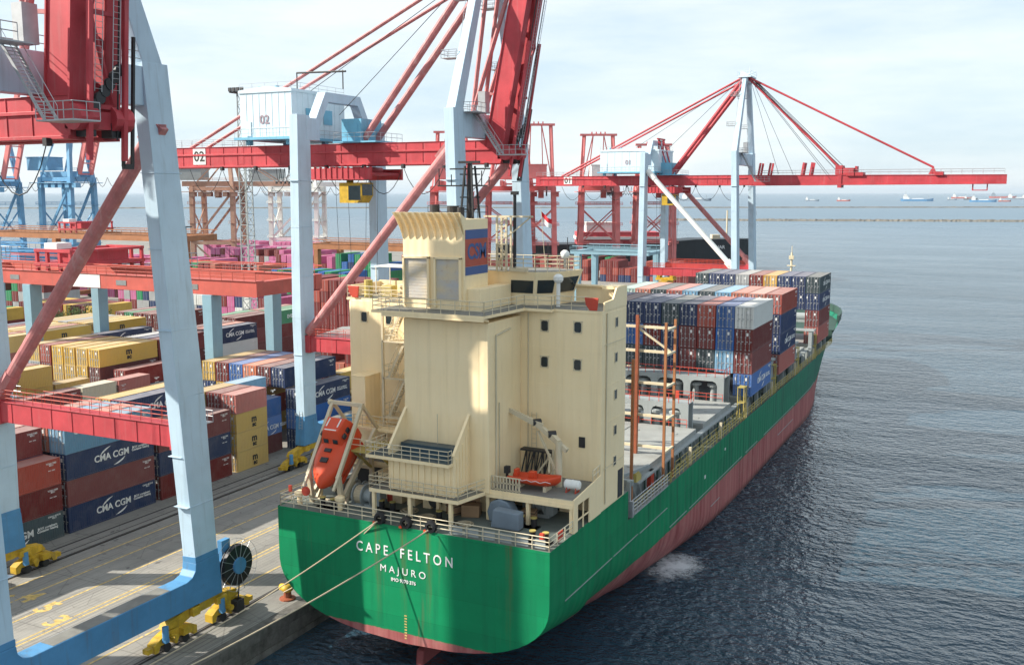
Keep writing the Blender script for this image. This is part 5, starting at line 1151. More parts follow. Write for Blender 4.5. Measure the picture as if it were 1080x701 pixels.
# ------------------------------------------------------------------ shipping containers
COLS = dict(navy=(.022, .042, .115), maroon=(.17, .028, .026), red=(.34, .075, .055), salmon=(.45, .16, .11), grey=(.36, .37, .37), yellow=(.56, .36, .07),
            light_blue=(.16, .33, .48), blue=(.03, .12, .36), slate=(.05, .075, .085), orange=(.50, .13, .045), green=(.02, .23, .09), magenta=(.50, .13, .27), cream=(.55, .50, .36), white=(.62, .63, .60), amber=(.66, .36, .04), mint=(.40, .58, .52))
CW = 2.438
_cm = {}
def cont_mesh(Lc, Hc, lod):
    k = ('b', Lc, Hc, lod)
    if k in _cm: return _cm[k]
    b = MB(); w, l = CW/2, Lc/2
    if lod == 0:
        n = int((Lc-.3)/.28)
        for s in (-1, 1):                       # corrugated long sides
            pr = []
            for i in range(n):
                y = -l+.15+(Lc-.3)*i/n; d = (Lc-.3)/n
                pr += [(w-.012, y), (w-.012, y+d*.3), (w-.055, y+d*.5), (w-.055, y+d*.8)]
            pr.append((w-.012, l-.15)); vs = [(s*x, y, z) for z in (.16, Hc-.1) for x, y in pr]; m = len(pr)
            fs = [(i, i+1, m+i+1, m+i) for i in range(m-1)]
            b.add(vs, fs if s > 0 else [f[::-1] for f in fs])
        nr = int(Lc/.45)                        # roof
        pr = [(-l+.1+(Lc-.2)*i/(2*nr), Hc-.03-.02*((i//1) % 2)) for i in range(2*nr+1)]
        m = len(pr); b.add([(x, y, z) for x in (-w+.06, w-.06) for y, z in pr], [(i, m+i, m+i+1, i+1) for i in range(m-1)])
        ne = 8; pe = []                         # corrugated far end
        for i in range(ne):
            x = -w+.1+(CW-.2)*i/ne; d = (CW-.2)/ne; pe += [(x, l-.02), (x+d*.3, l-.02), (x+d*.5, l-.07), (x+d*.8, l-.07)]
        pe.append((w-.1, l-.02)); m = len(pe); b.add([(x, y, z) for z in (.12, Hc-.1) for x, y in pe], [(i+1, i, m+i, m+i+1) for i in range(m-1)])
        b.box(-w+.06, w-.06, -l+.1, l-.1, .1, .16)
        for sx in (-1, 1):
            b.box(min(sx*w, sx*(w-.07)), max(sx*w, sx*(w-.07)), -l, l, .02, .16); b.box(min(sx*w, sx*(w-.07)), max(sx*w, sx*(w-.07)), -l, l, Hc-.1, Hc-.005)
            for sy in (-1, 1):
                b.box(min(sx*w, sx*(w-.16)), max(sx*w, sx*(w-.16)), min(sy*l, sy*(l-.15)), max(sy*l, sy*(l-.15)), .01, Hc)
        for sy in (-1, 1):
            y0, y1 = sorted((sy*(l-.01), sy*(l-.1))); b.box(-w+.16, w-.16, y0, y1, .02, .14); b.box(-w+.16, w-.16, y0, y1, Hc-.12, Hc-.006)
        b.add([(-w+.1, -l+.08, .1), (w-.1, -l+.08, .1), (w-.1, -l+.08, Hc-.1), (-w+.1, -l+.08, Hc-.1)], [(0, 1, 2, 3)])
    else:
        b.box(-w, w, -l, l, .01, Hc-.02)
        for i in range(int(Lc/.9)): y = -l+.3+i*.9; b.box(-w-.0, w+.015, y, y+.3, .2, Hc-.2)
    _cm[k] = b.mesh('container_body', ['container_paint']); return _cm[k]
def door_mesh(Lc, Hc, s):
    k = ('d', Lc, Hc, s)
    if k in _cm: return _cm[k]
    b = MB(); l = Lc/2; x0, x1 = (-CW/2+.13, -.012) if s < 0 else (.012, CW/2-.13)
    b.box(x0, x1, -l+.02, -l+.06, .15, Hc-.13, 0)
    for i in range(4):
        z = .3+(Hc-.6)*i/4; b.box(x0+.08, x1-.08, -l+.005, -l+.02, z, z+(Hc-.6)/4*.55, 0)
    for t in (.25, .72):
        x = x0+(x1-x0)*t; b.tube((x, -l-.02, .12), (x, -l-.02, Hc-.1), .034, 5, mi=1)
        for z in (.2, Hc*.36, Hc*.64, Hc-.22): b.box(x-.10, x+.10, -l-.03, -l+.01, z-.05, z+.06, 1)
        b.box(x-.02, x+.3, -l-.055, -l-.025, Hc*.42, Hc*.46, 1)
    b.box(x0+.34 if s > 0 else x0+.1, x0+.62 if s > 0 else x0+.3, -l-.002, -l+.02, Hc*.70, Hc*.84, 2)
    _cm[k] = b.mesh('door', ['container_paint', 'galvanised', 'lettering_white']); return _cm[k]
LOGO = {}
def logo_mesh(kind):
    if kind in LOGO: return LOGO[kind]
    b = MB(); mats = ['lettering_white']
    def txt(s, size, y, z, bold=.02, sx=1.0):
        me = text_mesh(s, size, bold, .006)
        mt = Matrix.Translation((.01, y, z)) @ FACE['+x'].to_4x4() @ Matrix.Diagonal((sx, 1, 1, 1))
        b.add([mt @ v.co for v in me.vertices], [tuple(p.vertices) for p in me.polygons])
    def arc(cy, cz, rx, rz, a0, a1, w):
        n = 14; vs = []
        for i in range(n+1):
            a = R(a0+(a1-a0)*i/n); t = w*math.sin(PI*min(1, (i+.4)/n*.9)); vs += [(.016, cy+rx*math.cos(a), cz+rz*math.sin(a)), (.016, cy+(rx-t)*math.cos(a), cz+(rz-t)*math.sin(a))]
        b.add(vs, [(2*i, 2*i+1, 2*i+3, 2*i+2) for i in range(n)])
    if kind == 'cma':
        txt('CMA CGM', 1.05, .0, 1.45, .025, 1.0); arc(.2, 1.45, 1.9, 1.15, 100, 165, .2); arc(.3, 1.45, 1.7, 1.15, -95, -25, .2)
        txt('BOX containers\nContainer leasing', .36, 4.1, 1.5, .01); txt('CMAU 427518\n45G1', .25, 5.0, 2.45, .005)
    elif kind == 'msc':
        mats = ['lettering_black']; txt('m', 1.5, 0, 1.85, .06, 1.1); txt('sc', 1.0, 0, .95, .05, 1.15)
    elif kind == 'one': txt('ONE', 1.2, 1.2, 1.45, .05, 1.1)
    elif kind == 'ever': txt('EVERGREEN', 1.1, 0, 1.45, .03)
    elif kind == 'cai': txt('CAI', .6, -4.4, 2.2, .03); txt('CAIU 804\n45G1', .22, 5.0, 2.3, .005)
    else: txt('TCNU 7385\n45G1', .25, 5.0, 2.35, .006); txt('MAX  30480', .16, 5.0, 1.7, .003)
    LOGO[kind] = b.mesh('container_lettering', mats); return LOGO[kind]
def container(x, y, z, col, label, group, Lc=12.19, Hc=2.9, logo=None, lod=0, dx=0):
    """x: the face towards the water; y: the near end; z: the bottom"""
    o = D.objects.new('shipping_container', cont_mesh(Lc, Hc, lod)); COL.objects.link(o)
    o.location = (x-CW/2+random.uniform(-.03, .03), y+Lc/2+random.uniform(-.05, .05), z); c = (*COLS[col], 1); o.color = c
    tag(o, label, 'container', group)
    if lod < 2:
        for s in (-1, 1):
            d = D.objects.new('door', door_mesh(Lc, Hc, s)); COL.objects.link(d); d.parent = o; d.color = c
    if logo:
        t = D.objects.new('lettering', logo_mesh(logo)); COL.objects.link(t); t.parent = o; t.location = (CW/2-.012, 0, (Hc-2.9)/2)
        if Lc < 7: t.location[1] = .4; t.scale = (1, .8, .85)
    return o
ORD = ['first', 'second', 'third', 'fourth', 'fifth', 'sixth', 'seventh', 'eighth', 'ninth', 'tenth', 'eleventh', 'twelfth']
def cname(c): return {'light_blue': 'light blue', 'navy': 'navy blue'}.get(c, c)
# --- on the ship: (bay name, start y, columns from starboard: list of tiers bottom up)
def mixcol(w=('navy', 'navy', 'maroon', 'maroon', 'red', 'blue', 'slate', 'grey')): return random.choice(w)
bayA = [['maroon', 'maroon', 'white'], ['light_blue', 'blue', 'blue'], ['slate', 'maroon', 'red'], ['maroon', 'maroon', 'navy'], ['navy', 'navy', 'slate'], ['slate', 'maroon', 'navy'], ['slate', 'blue', 'navy'], ['navy', 'maroon', 'maroon'], ['maroon', 'navy', 'navy']]
bayA_top = [None, None, None, None, 'light_blue', None]
def ship_stack(bay, i, y, z0, tiers, bayname, hc=2.97):
    x = -28.95-2.53*i
    for t, c in enumerate(tiers):
        if bayname != b1 and i > 0 and t < 2: continue
        pos = 'top' if t == len(tiers)-1 else ('bottom' if t == 0 else 'second' if t == 1 else 'third')
        cpos = 'starboard edge' if i == 0 else f'{ORD[i]} column from starboard'
        lg = None
        if i == 0: lg = bay.get((i, t))
        container(x, y, z0+t*(hc+.03), c, f'{cname(c)} container, {pos} tier, {cpos}, {bayname}', 'containers stacked on the ship', 12.19, hc, lg)
def skip(cols, i, t): return i > 0 and t < len(cols[i])-1 and i < len(cols)-1
b1 = "ship's front bay nearest the deckhouse"
ship_stack({(0, 0): 'cma', (0, 1): 'plain', (0, 2): 'plain', (0, 3): None}, 0, 130.2, 12.12, ['blue', 'maroon', 'maroon', 'white'], b1)
for i, tiers in enumerate(bayA[1:], 1): ship_stack({}, i, 130.2, 15.12, tiers, b1)
b2 = "ship's middle bay"
cols = [['red', 'navy', 'navy', 'red'], ['maroon', 'navy', 'red', 'salmon'], ['navy', 'red', 'maroon', 'salmon'], ['slate', 'navy', 'navy', 'light_blue'], ['maroon', 'navy', 'maroon', 'slate'], ['navy', 'slate', 'blue', 'light_blue'], ['navy', 'maroon', 'red', 'red'], ['blue', 'navy', 'maroon', 'slate'], ['maroon', 'red', 'navy', 'salmon'], ['navy', 'navy', 'slate', 'mint']]
for i, c in enumerate(cols): ship_stack({(0, 0): 'plain', (0, 1): 'cma', (0, 2): 'plain', (0, 3): 'plain'}, i, 148.4, 12.12, c, b2)
b3 = "ship's far bay towards the bow"
cols = [['red', 'maroon', 'navy', 'slate'], ['navy', 'slate', 'navy', 'navy'], ['maroon', 'navy', 'blue', 'navy'], ['navy', 'maroon', 'navy', 'amber'], ['red', 'navy', 'slate', 'maroon'], ['slate', 'navy', 'navy', 'grey'], ['navy', 'navy', 'maroon', 'navy'], ['navy', 'maroon', 'blue', 'navy'], ['maroon', 'navy', 'navy', 'slate']]
for i, c in enumerate(cols): ship_stack({(0, 0): 'plain', (0, 1): 'plain', (0, 2): 'cma', (0, 3): 'cma'}, i, 182.3, 12.12, c, b3)
# --- in the yard
def rnd(n, w=('maroon', 'maroon', 'red', 'navy', 'navy', 'yellow', 'grey', 'blue')): return [random.choice(w) for _ in range(n)]
LG = {'navy': 'cma', 'slate': 'cma', 'yellow': 'msc', 'magenta': 'one', 'green': 'ever'}
def yard(x0, pitch, stacks, bays, where, group, lod=0, logos=True):
    """stacks[(row, bay)] = tiers bottom up; bays[bay] = (y, length, height, phrase)"""
    order = sorted(bays, key=lambda k: bays[k][0])
    for (r_, by), tiers in sorted(stacks.items(), key=str):
        y, Lc, Hc, ph = bays[by]; k = order.index(by)
        for t, c in enumerate(tiers):
            cov = t < len(tiers)-1 and len(stacks.get((r_-1, by), ())) > t and k > 0 and len(stacks.get((r_, order[k-1]), ())) > t
            if cov: continue
            lg = None; nm = c
            if isinstance(c, tuple): c, lg = c; nm = c
            elif r_ == 0 or len(stacks.get((r_-1, by), ())) <= t:
                lg = LG.get(c, 'plain') if logos else None
            tw = 'top' if t == len(tiers)-1 else 'bottom' if t == 0 else ORD[t]
            container(x0-pitch*r_, y, QZ+.01+t*Hc, c, f'{cname(c)} container, {tw} tier, {ORD[r_]} row, {ph}{where}', group, Lc, Hc-.01, lg, lod)
B1 = dict(a=(58.6, 12.19, 2.9, 'bay nearest the camera'), b=(71.5, 12.19, 2.9, 'second bay'), c=(84.6, 12.19, 2.9, 'third bay'), d=(97.9, 6.06, 2.59, 'first short bay'),
          e=(104.05, 6.06, 2.59, 'second short bay'), f=(111.0, 12.19, 2.9, 'bay under crane 02'), g=(124.4, 12.19, 2.9, 'bay after crane 02'))
S1 = {(0, 'a'): ['slate', 'maroon', 'red'], (1, 'a'): ['maroon', 'red', 'navy', 'maroon'], (2, 'a'): rnd(3)+['salmon'], (3, 'a'): rnd(3)+['light_blue'], (4, 'a'): rnd(3)+['salmon'], (5, 'a'): rnd(3)+['yellow'],
      (0, 'b'): ['navy', 'maroon', 'navy', ('light_blue', 'cai')], (1, 'b'): rnd(3)+['salmon'], (2, 'b'): rnd(3)+['light_blue'], (3, 'b'): rnd(3)+['salmon'], (4, 'b'): rnd(3), (5, 'b'): rnd(2),
      (0, 'c'): ['maroon', ('navy', 'plain'), 'maroon'], (1, 'c'): ['maroon', 'maroon', 'salmon'], (2, 'c'): ['maroon', 'red', 'blue', 'navy'], (3, 'c'): rnd(3)+['yellow'], (4, 'c'): rnd(2), (5, 'c'): rnd(2),
      (0, 'd'): ['yellow', 'yellow', 'yellow', 'red'], (1, 'd'): rnd(3)+['maroon'], (2, 'd'): rnd(3)+['yellow'], (3, 'd'): rnd(3), (4, 'd'): rnd(3),
      (0, 'e'): [], (1, 'e'): ['maroon', ('blue', 'cma'), 'blue'], (2, 'e'): ['maroon', 'blue', 'maroon', 'light_blue'], (3, 'e'): rnd(3),
      (0, 'f'): ['navy', 'blue', ('navy', 'cma')], (1, 'f'): ['maroon', 'maroon', 'maroon', ('navy', 'plain')], (2, 'f'): rnd(3)+['maroon'], (3, 'f'): rnd(3)+['orange'], (4, 'f'): rnd(3)+['blue'], (5, 'f'): rnd(3)+['maroon'], (6, 'f'): rnd(3)+['yellow'],
      (0, 'g'): ['yellow', 'yellow'], (1, 'g'): rnd(2)+['yellow'], (2, 'g'): rnd(2), (3, 'g'): rnd(2), (4, 'g'): ['maroon']}
S1 = {k_: v for k_, v in S1.items() if v}
yard(-88.6, 2.6, S1, B1, ', quayside block', 'containers stacked in the yard')
B2 = dict(a=(73.3, 12.19, 2.9, 'nearest bay'), b=(85.8, 12.19, 2.9, 'second bay'), c=(98.4, 6.06, 2.9, 'third bay'), d=(104.9, 6.06, 2.9, 'fourth bay'), e=(111.3, 12.19, 2.9, 'fifth bay'), f=(123.8, 12.19, 2.9, 'sixth bay'), g=(136.8, 12.19, 2.9, 'seventh bay'))
S2 = {(0, 'a'): ['maroon', 'yellow', 'yellow'], (1, 'a'): rnd(2), (2, 'a'): rnd(2)+['yellow', 'yellow'], (3, 'a'): rnd(3)+['grey'], (4, 'a'): rnd(3)+['maroon'],
      (0, 'b'): ['maroon', 'yellow', ('maroon', 'cai')], (1, 'b'): rnd(2), (2, 'b'): rnd(2)+['yellow', 'yellow'], (3, 'b'): rnd(2)+['yellow', 'maroon'], (4, 'b'): rnd(3)+['cream'],
      (0, 'c'): ['maroon', 'red', 'cream'], (1, 'c'): rnd(2), (2, 'c'): rnd(2)+['yellow'], (3, 'c'): rnd(2),
      (0, 'd'): ['maroon', 'maroon', 'red'], (1, 'd'): rnd(2), (2, 'd'): rnd(2),
      (0, 'e'): ['maroon', 'yellow'], (1, 'e'): rnd(2), (2, 'e'): ['maroon', 'maroon', 'maroon'], (3, 'e'): rnd(2), (4, 'e'): ['maroon', 'red', 'maroon', 'yellow'], (5, 'e'): ['maroon', 'red', 'yellow', 'yellow'], (6, 'e'): ['red', 'maroon', 'yellow', 'yellow'], (7, 'e'): ['red', 'maroon', 'yellow', 'yellow'], (8, 'e'): rnd(3)+['red'], (9, 'e'): rnd(3)+['yellow'],
      (0, 'f'): ['maroon'], (1, 'f'): ['grey', 'maroon'], (2, 'f'): rnd(2), (4, 'f'): ['maroon', 'red', 'maroon', ('maroon', 'cai')], (5, 'f'): rnd(3)+['navy'], (6, 'f'): rnd(3)+['grey'], (7, 'f'): rnd(3), (9, 'f'): rnd(3)+['navy'],
      (0, 'g'): ['maroon'], (2, 'g'): rnd(2), (4, 'g'): ['maroon', 'red', 'white', 'navy'], (5, 'g'): rnd(3)+['salmon'], (6, 'g'): rnd(3)+['maroon']}
yard(-117.5, 2.8, S2, B2, ', block under the orange gantry', 'containers stacked in the yard')
B3 = dict(a=(107.5, 12.19, 2.9, 'nearest bay'), b=(120.2, 12.19, 2.9, 'second bay'), c=(133.6, 12.19, 2.9, 'third bay'), d=(150.0, 12.19, 2.9, 'fourth bay'))
S3 = {}
for by, tops in (('a', 'yellow salmon yellow grey maroon yellow'), ('b', 'yellow salmon yellow yellow maroon navy'), ('c', 'yellow yellow yellow grey yellow yellow'), ('d', 'maroon maroon maroon green maroon')):
    for i, c in enumerate(tops.split()): S3[(i, by)] = rnd(3, ('maroon', 'red', 'yellow', 'navy'))+[c]
yard(-154.6, 2.7, S3, B3, ', block behind the orange gantry', 'containers stacked in the yard')
B4 = dict(a=(152.5, 12.19, 2.9, 'near bay'), b=(165.2, 12.19, 2.9, 'far bay'))
S4 = {(i, by): ['maroon', 'maroon', 'maroon', random.choice(('maroon', 'red', 'green'))] for i in range(3) for by in 'ab'}
yard(-137.0, 2.7, S4, B4, ', maroon block by the white hut', 'containers stacked in the yard')
FAR = MB(); FC = ['maroon', 'red', 'navy', 'yellow', 'grey', 'blue', 'green', 'magenta', 'white', 'light_blue', 'salmon']
for c in FC: paint('stack_'+c, COLS[c], .55, .2, .15, .2)
def far_rows(x0, pitch, y, rows, tiers, w, top=None):
    for i in range(rows):
        n = tiers-(1 if random.random() < .3 else 0)
        for t in range(n):
            c = random.choice(w.split()) if not (top and t == n-1) else random.choice(top.split())
            x1 = x0-pitch*i; z = QZ+.02+t*2.9; k_ = FC.index(c); yy = y+random.uniform(-.1, .1)
            FAR.box(x1-2.44, x1, yy, yy+12.19, z, z+2.88, k_)
            for d in range(1, 5): FAR.box(x1-2.44+d*.49-.03, x1-2.44+d*.49+.03, yy-.03, yy, z+.1, z+2.8, FC.index('grey') if d % 2 else k_)
            if t >= n-2:
                for d in range(14): FAR.box(x1, x1+.03, yy+.3+d*.84, yy+.7+d*.84, z+.2, z+2.7, k_)
MA = 'maroon maroon red maroon navy'
far_rows(-172, 2.7, 206, 12, 4, 'magenta maroon grey light_blue magenta navy white', 'magenta maroon white')
far_rows(-140, 2.7, 205, 8, 5, 'maroon maroon maroon red', 'maroon red')
far_rows(-143, 2.7, 222, 10, 4, MA+' green', 'maroon red green'); far_rows(-176, 2.7, 238, 14, 4, MA+' green', 'green maroon blue')
far_rows(-185, 2.7, 256, 12, 4, 'green green maroon blue', 'green green blue'); far_rows(-226, 2.8, 267, 14, 4, 'green maroon navy', 'green maroon maroon salmon')
far_rows(-196, 2.8, 296, 8, 5, 'green green green navy', 'green green blue'); far_rows(-236, 2.8, 318, 12, 4, 'maroon magenta', 'magenta maroon magenta')
far_rows(-262, 2.8, 345, 22, 4, 'magenta maroon grey', 'magenta magenta maroon'); far_rows(-275, 2.8, 366, 26, 4, 'magenta maroon', 'magenta magenta magenta grey')
far_rows(-300, 2.8, 400, 26, 4, 'magenta maroon', 'magenta magenta'); far_rows(-210, 2.8, 380, 12, 4, 'maroon red navy', 'maroon red'); far_rows(-240, 2.7, 190, 14, 4, 'maroon green magenta grey', 'green maroon green')
far_rows(-155, 2.8, 385, 10, 3, 'maroon red', 'maroon red'); far_rows(-200, 2.7, 172, 10, 3, 'maroon red yellow navy', 'maroon grey yellow')
far_rows(-112, 2.7, 385, 14, 3, 'maroon red navy', 'red maroon'); far_rows(-150, 2.7, 405, 20, 3, 'maroon green grey', 'maroon green'); far_rows(-140, 2.7, 330, 10, 2, 'maroon red navy', 'red maroon')
far_rows(-205, 2.7, 228, 18, 4, 'maroon magenta grey green navy', 'maroon green magenta'); far_rows(-258, 2.7, 250, 22, 4, 'maroon grey magenta', 'maroon magenta grey'); far_rows(-265, 2.7, 285, 26, 4, 'maroon magenta green', 'magenta maroon'); far_rows(-215, 2.7, 152, 18, 3, 'maroon green navy yellow', 'yellow maroon green')
for yy in (146, 162, 178, 196, 214): far_rows(-90, 2.7, yy, 8, 3, 'maroon navy red yellow grey', 'maroon navy grey salmon')
tag(FAR.build('distant_container_stacks', ['stack_'+c for c in FC], origin=(-220, 280, QZ)), kind='stuff')

# ------------------------------------------------------------------ yard gantries, hut, tower, far cranes
def yard_gantry(x0, x1, xl, xr, y0, y1, zt, gh, mg, ml, name, label, trolley=True, signs=False):
    r = empty(name, (xr, y0, QZ), label, 'gantry crane', 'yard gantry cranes'); T = zt-QZ; o = (0, 0, QZ)
    for y in (y0, y1):
        def gd(b, y=y): b.box(x0, x1, y-.8, y+.8, zt-gh, zt); b.box(x0, x1, y-1.0, y+1.0, zt, zt+.08)
        g = part('girder', mg, r, gd, bevel=.05)
        def tr(b, y=y):
            b.rail([(x0, y-1.0, zt+.08), (x1, y-1.0, zt+.08)], 1.2, 2.2, 2, .05)
            b.box(x0, x1, y+.9, y+1.1, zt+1.3, zt+1.5)
        part('railing', mg, g, tr)
    for x in (x0+1, x1-.9): part('end_beam', mg, r, lambda b, x=x: b.box(x-.8, x+.8, y0+.8, y1-.8, zt-gh+.1, zt-.1), bevel=.05)
    for x in (xl, xr):
        for y in (y0, y1): part('leg', ml, r, lambda b, x=x, y=y: b.beam((x, y, QZ+1.8), (x, y, zt-gh), 1.5, 1.9, up=(0, 1, 0), w2=1.9, h2=2.2), bevel=.05)
        part('sill_beam', ml, r, lambda b, x=x: b.box(x-.7, x+.7, y0-2.5, y1+2.5, QZ+1.0, QZ+2.4))
        for y in (y0-1.6, y0+1.6, y1-1.6, y1+1.6): part('wheel', 'rubber', r, lambda b, x=x, y=y: b.tube((x-.35, y, QZ+.65), (x+.35, y, QZ+.65), .65, 16))
    if trolley:
        tx = xl+6.5
        def tl(b):
            b.box(tx-4.3, tx+4.3, y0-1, y1+1, zt+.9, zt+1.5)
            for x in (tx-4, tx-1.5, tx+1.5, tx+4):
                for y in (y0-.5, y1+.5): b.box(x-.25, x+.25, y-.25, y+.25, zt, zt+3.6)
            [b.box(tx-4.3, tx+4.3, y-.35, y+.35, zt+3.2, zt+3.7) for y in (y0-.5, y1+.5)]; [b.box(x-.3, x+.3, y0-.2, y1+.2, zt+3.2, zt+3.6) for x in (tx-4, tx+4)]; b.box(tx-1, tx+3.5, y0+2, y1-2, zt+1.5, zt+3.4)
        t_ = part('trolley', 'crane_red', r, tl)
        part('drum_house', 'wall_white', t_, lambda b: b.box(tx-4, tx-1, y0+1, y0+4, zt+3.6, zt+4.6))
    if signs:
        g = [c for c in r.children if c.name.startswith('girder')][0]
        part('sign_board', 'wall_white', g, lambda b: (b.box(-136.8, -130.2, y0-.86, y0-.82, zt-gh+.1, zt-.1)))
        for x in (-150.5, -125.5, -110.5): part('name_board', 'roof_grey', g, lambda b, x=x: b.box(x-1.1, x+1.1, y0-.86, y0-.82, zt-gh+.7, zt-.8))
    return r
yard_gantry(-172, -98.0, -147.5, -107.5, 114.5, 128.5, 26.0, 2.3, 'rtg_orange', 'rtg_leg', 'yard_gantry', 'bright orange yard gantry with pale blue legs spanning the container block', True, True)
yard_gantry(-330, -232, -290, -245, 236, 250, 25.5, 2.0, 'rust_orange', 'rust_orange', 'yard_gantry', 'rusty orange yard gantry far behind the bright orange one', True)
yard_gantry(-232, -170, -226, -186, 296, 310, 20.5, 2.0, 'rust_orange', 'rust_orange', 'yard_gantry', 'distant rusty orange gantry above the green containers', False)
yard_gantry(-128, -101, -125.5, -103.5, 303, 318, 20.2, 1.2, 'rtg_leg', 'rtg_leg', 'yard_gantry', 'grey blue yard gantry below the red cranes beyond the deckhouse', False)
yard_gantry(-262, -206, -256, -215, 158, 168, 25.3, 3.6, 'crane_blue', 'rtg_leg', 'yard_gantry', 'dull blue gantry beam at the far left behind the orange gantry', False)
hut = empty('site_office', (-158, 187, QZ), 'white two storey site office with grey roof between the gantry legs', 'building')
part('wall', 'wall_white', hut, lambda b: b.box(-168, -148, 183.5, 192, QZ, QZ+6.4))
part('roof', 'roof_grey', hut, lambda b: b.prism([(182.5, QZ+6.4), (193, QZ+6.4), (193, QZ+6.7), (187.7, QZ+7.6), (182.5, QZ+6.7)], 'x', -169, -147))
for x in (-165, -161, -157, -153, -150):
    for z in (2.0, 4.9): part('window', 'glass', hut, lambda b, x=x, z=z: b.box(x-.7, x+.7, 183.44, 183.5, QZ+z-.6, QZ+z+.6))
for y in (185.5, 189): part('window', 'glass', hut, lambda b, y=y: b.box(-148, -147.94, y-.6, y+.6, QZ+4.3, QZ+5.5))
shed = empty('storage_shed', (-128, 190, QZ), 'low flat shed with wide beige roof near the ship deckhouse', 'building')
part('wall', 'wall_white', shed, lambda b: b.box(-136, -112, 176, 200, QZ, QZ+4.2))
part('roof', 'hatch_grey', shed, lambda b: b.prism([(174.5, QZ+4.2), (201.5, QZ+4.2), (201.5, QZ+4.5), (188, QZ+5.6), (174.5, QZ+4.5)], 'x', -137, -111))
for i, (x, y, m_, lab) in enumerate(((-128, 150, 'logo_red', 'red storage tank on the yard ground'), (-124.6, 151, 'rtg_orange', 'larger orange storage tank on the yard ground'), (-131, 152, 'crane_blue', 'blue storage tank on the yard ground'))):
    t_ = MB(); t_.lathe((x, y, QZ), [(1.5, .02), (1.5, 3.2), (1.2, 3.5), (.3, 3.7)], 16); tag(t_.build('storage_tank', m_, origin=(x, y, QZ)), lab, 'tank')
def light_tower(x, y, h, label):
    r = empty('light_tower', (x, y, QZ), label, 'light tower', 'floodlight towers'); z0 = QZ
    def f(b):
        w = 1.3
        for sx in (-1, 1):
            for sy in (-1, 1): b.beam((x+sx*w, y+sy*w, z0), (x+sx*w*.7, y+sy*w*.7, z0+h), .22)
        n = int(h/2.6)
        for i in range(n):
            a, c = z0+h*i/n, z0+h*(i+1)/n; k0, k1 = w*(1-.3*i/n), w*(1-.3*(i+1)/n)
            for sx, sy, tx_, ty in ((-1, -1, 1, -1), (1, -1, 1, 1), (1, 1, -1, 1), (-1, 1, -1, -1)):
                b.beam((x+sx*k0, y+sy*k0, a), (x+tx_*k0, y+ty*k0, a), .14); b.beam((x+sx*k0, y+sy*k0, a), (x+tx_*k1, y+ty*k1, c), .12)
    part('lattice', 'frame_grey', r, f)
    part('floodlight', 'dark_steel', r, lambda b: (b.box(x-2.2, x+2.2, y-2.2, y+2.2, z0+h, z0+h+.3), [b.box(x+dx-.4, x+dx+.4, y-2.5, y-2.1, z0+h+.3, z0+h+1.2) for dx in (-1.8, -.6, .6, 1.8)]))
light_tower(-166, 190, 60, 'tall grey lattice floodlight tower rising beside the white crane house')
light_tower(-225, 228, 26, 'short grey lattice tower behind the rusty gantry')
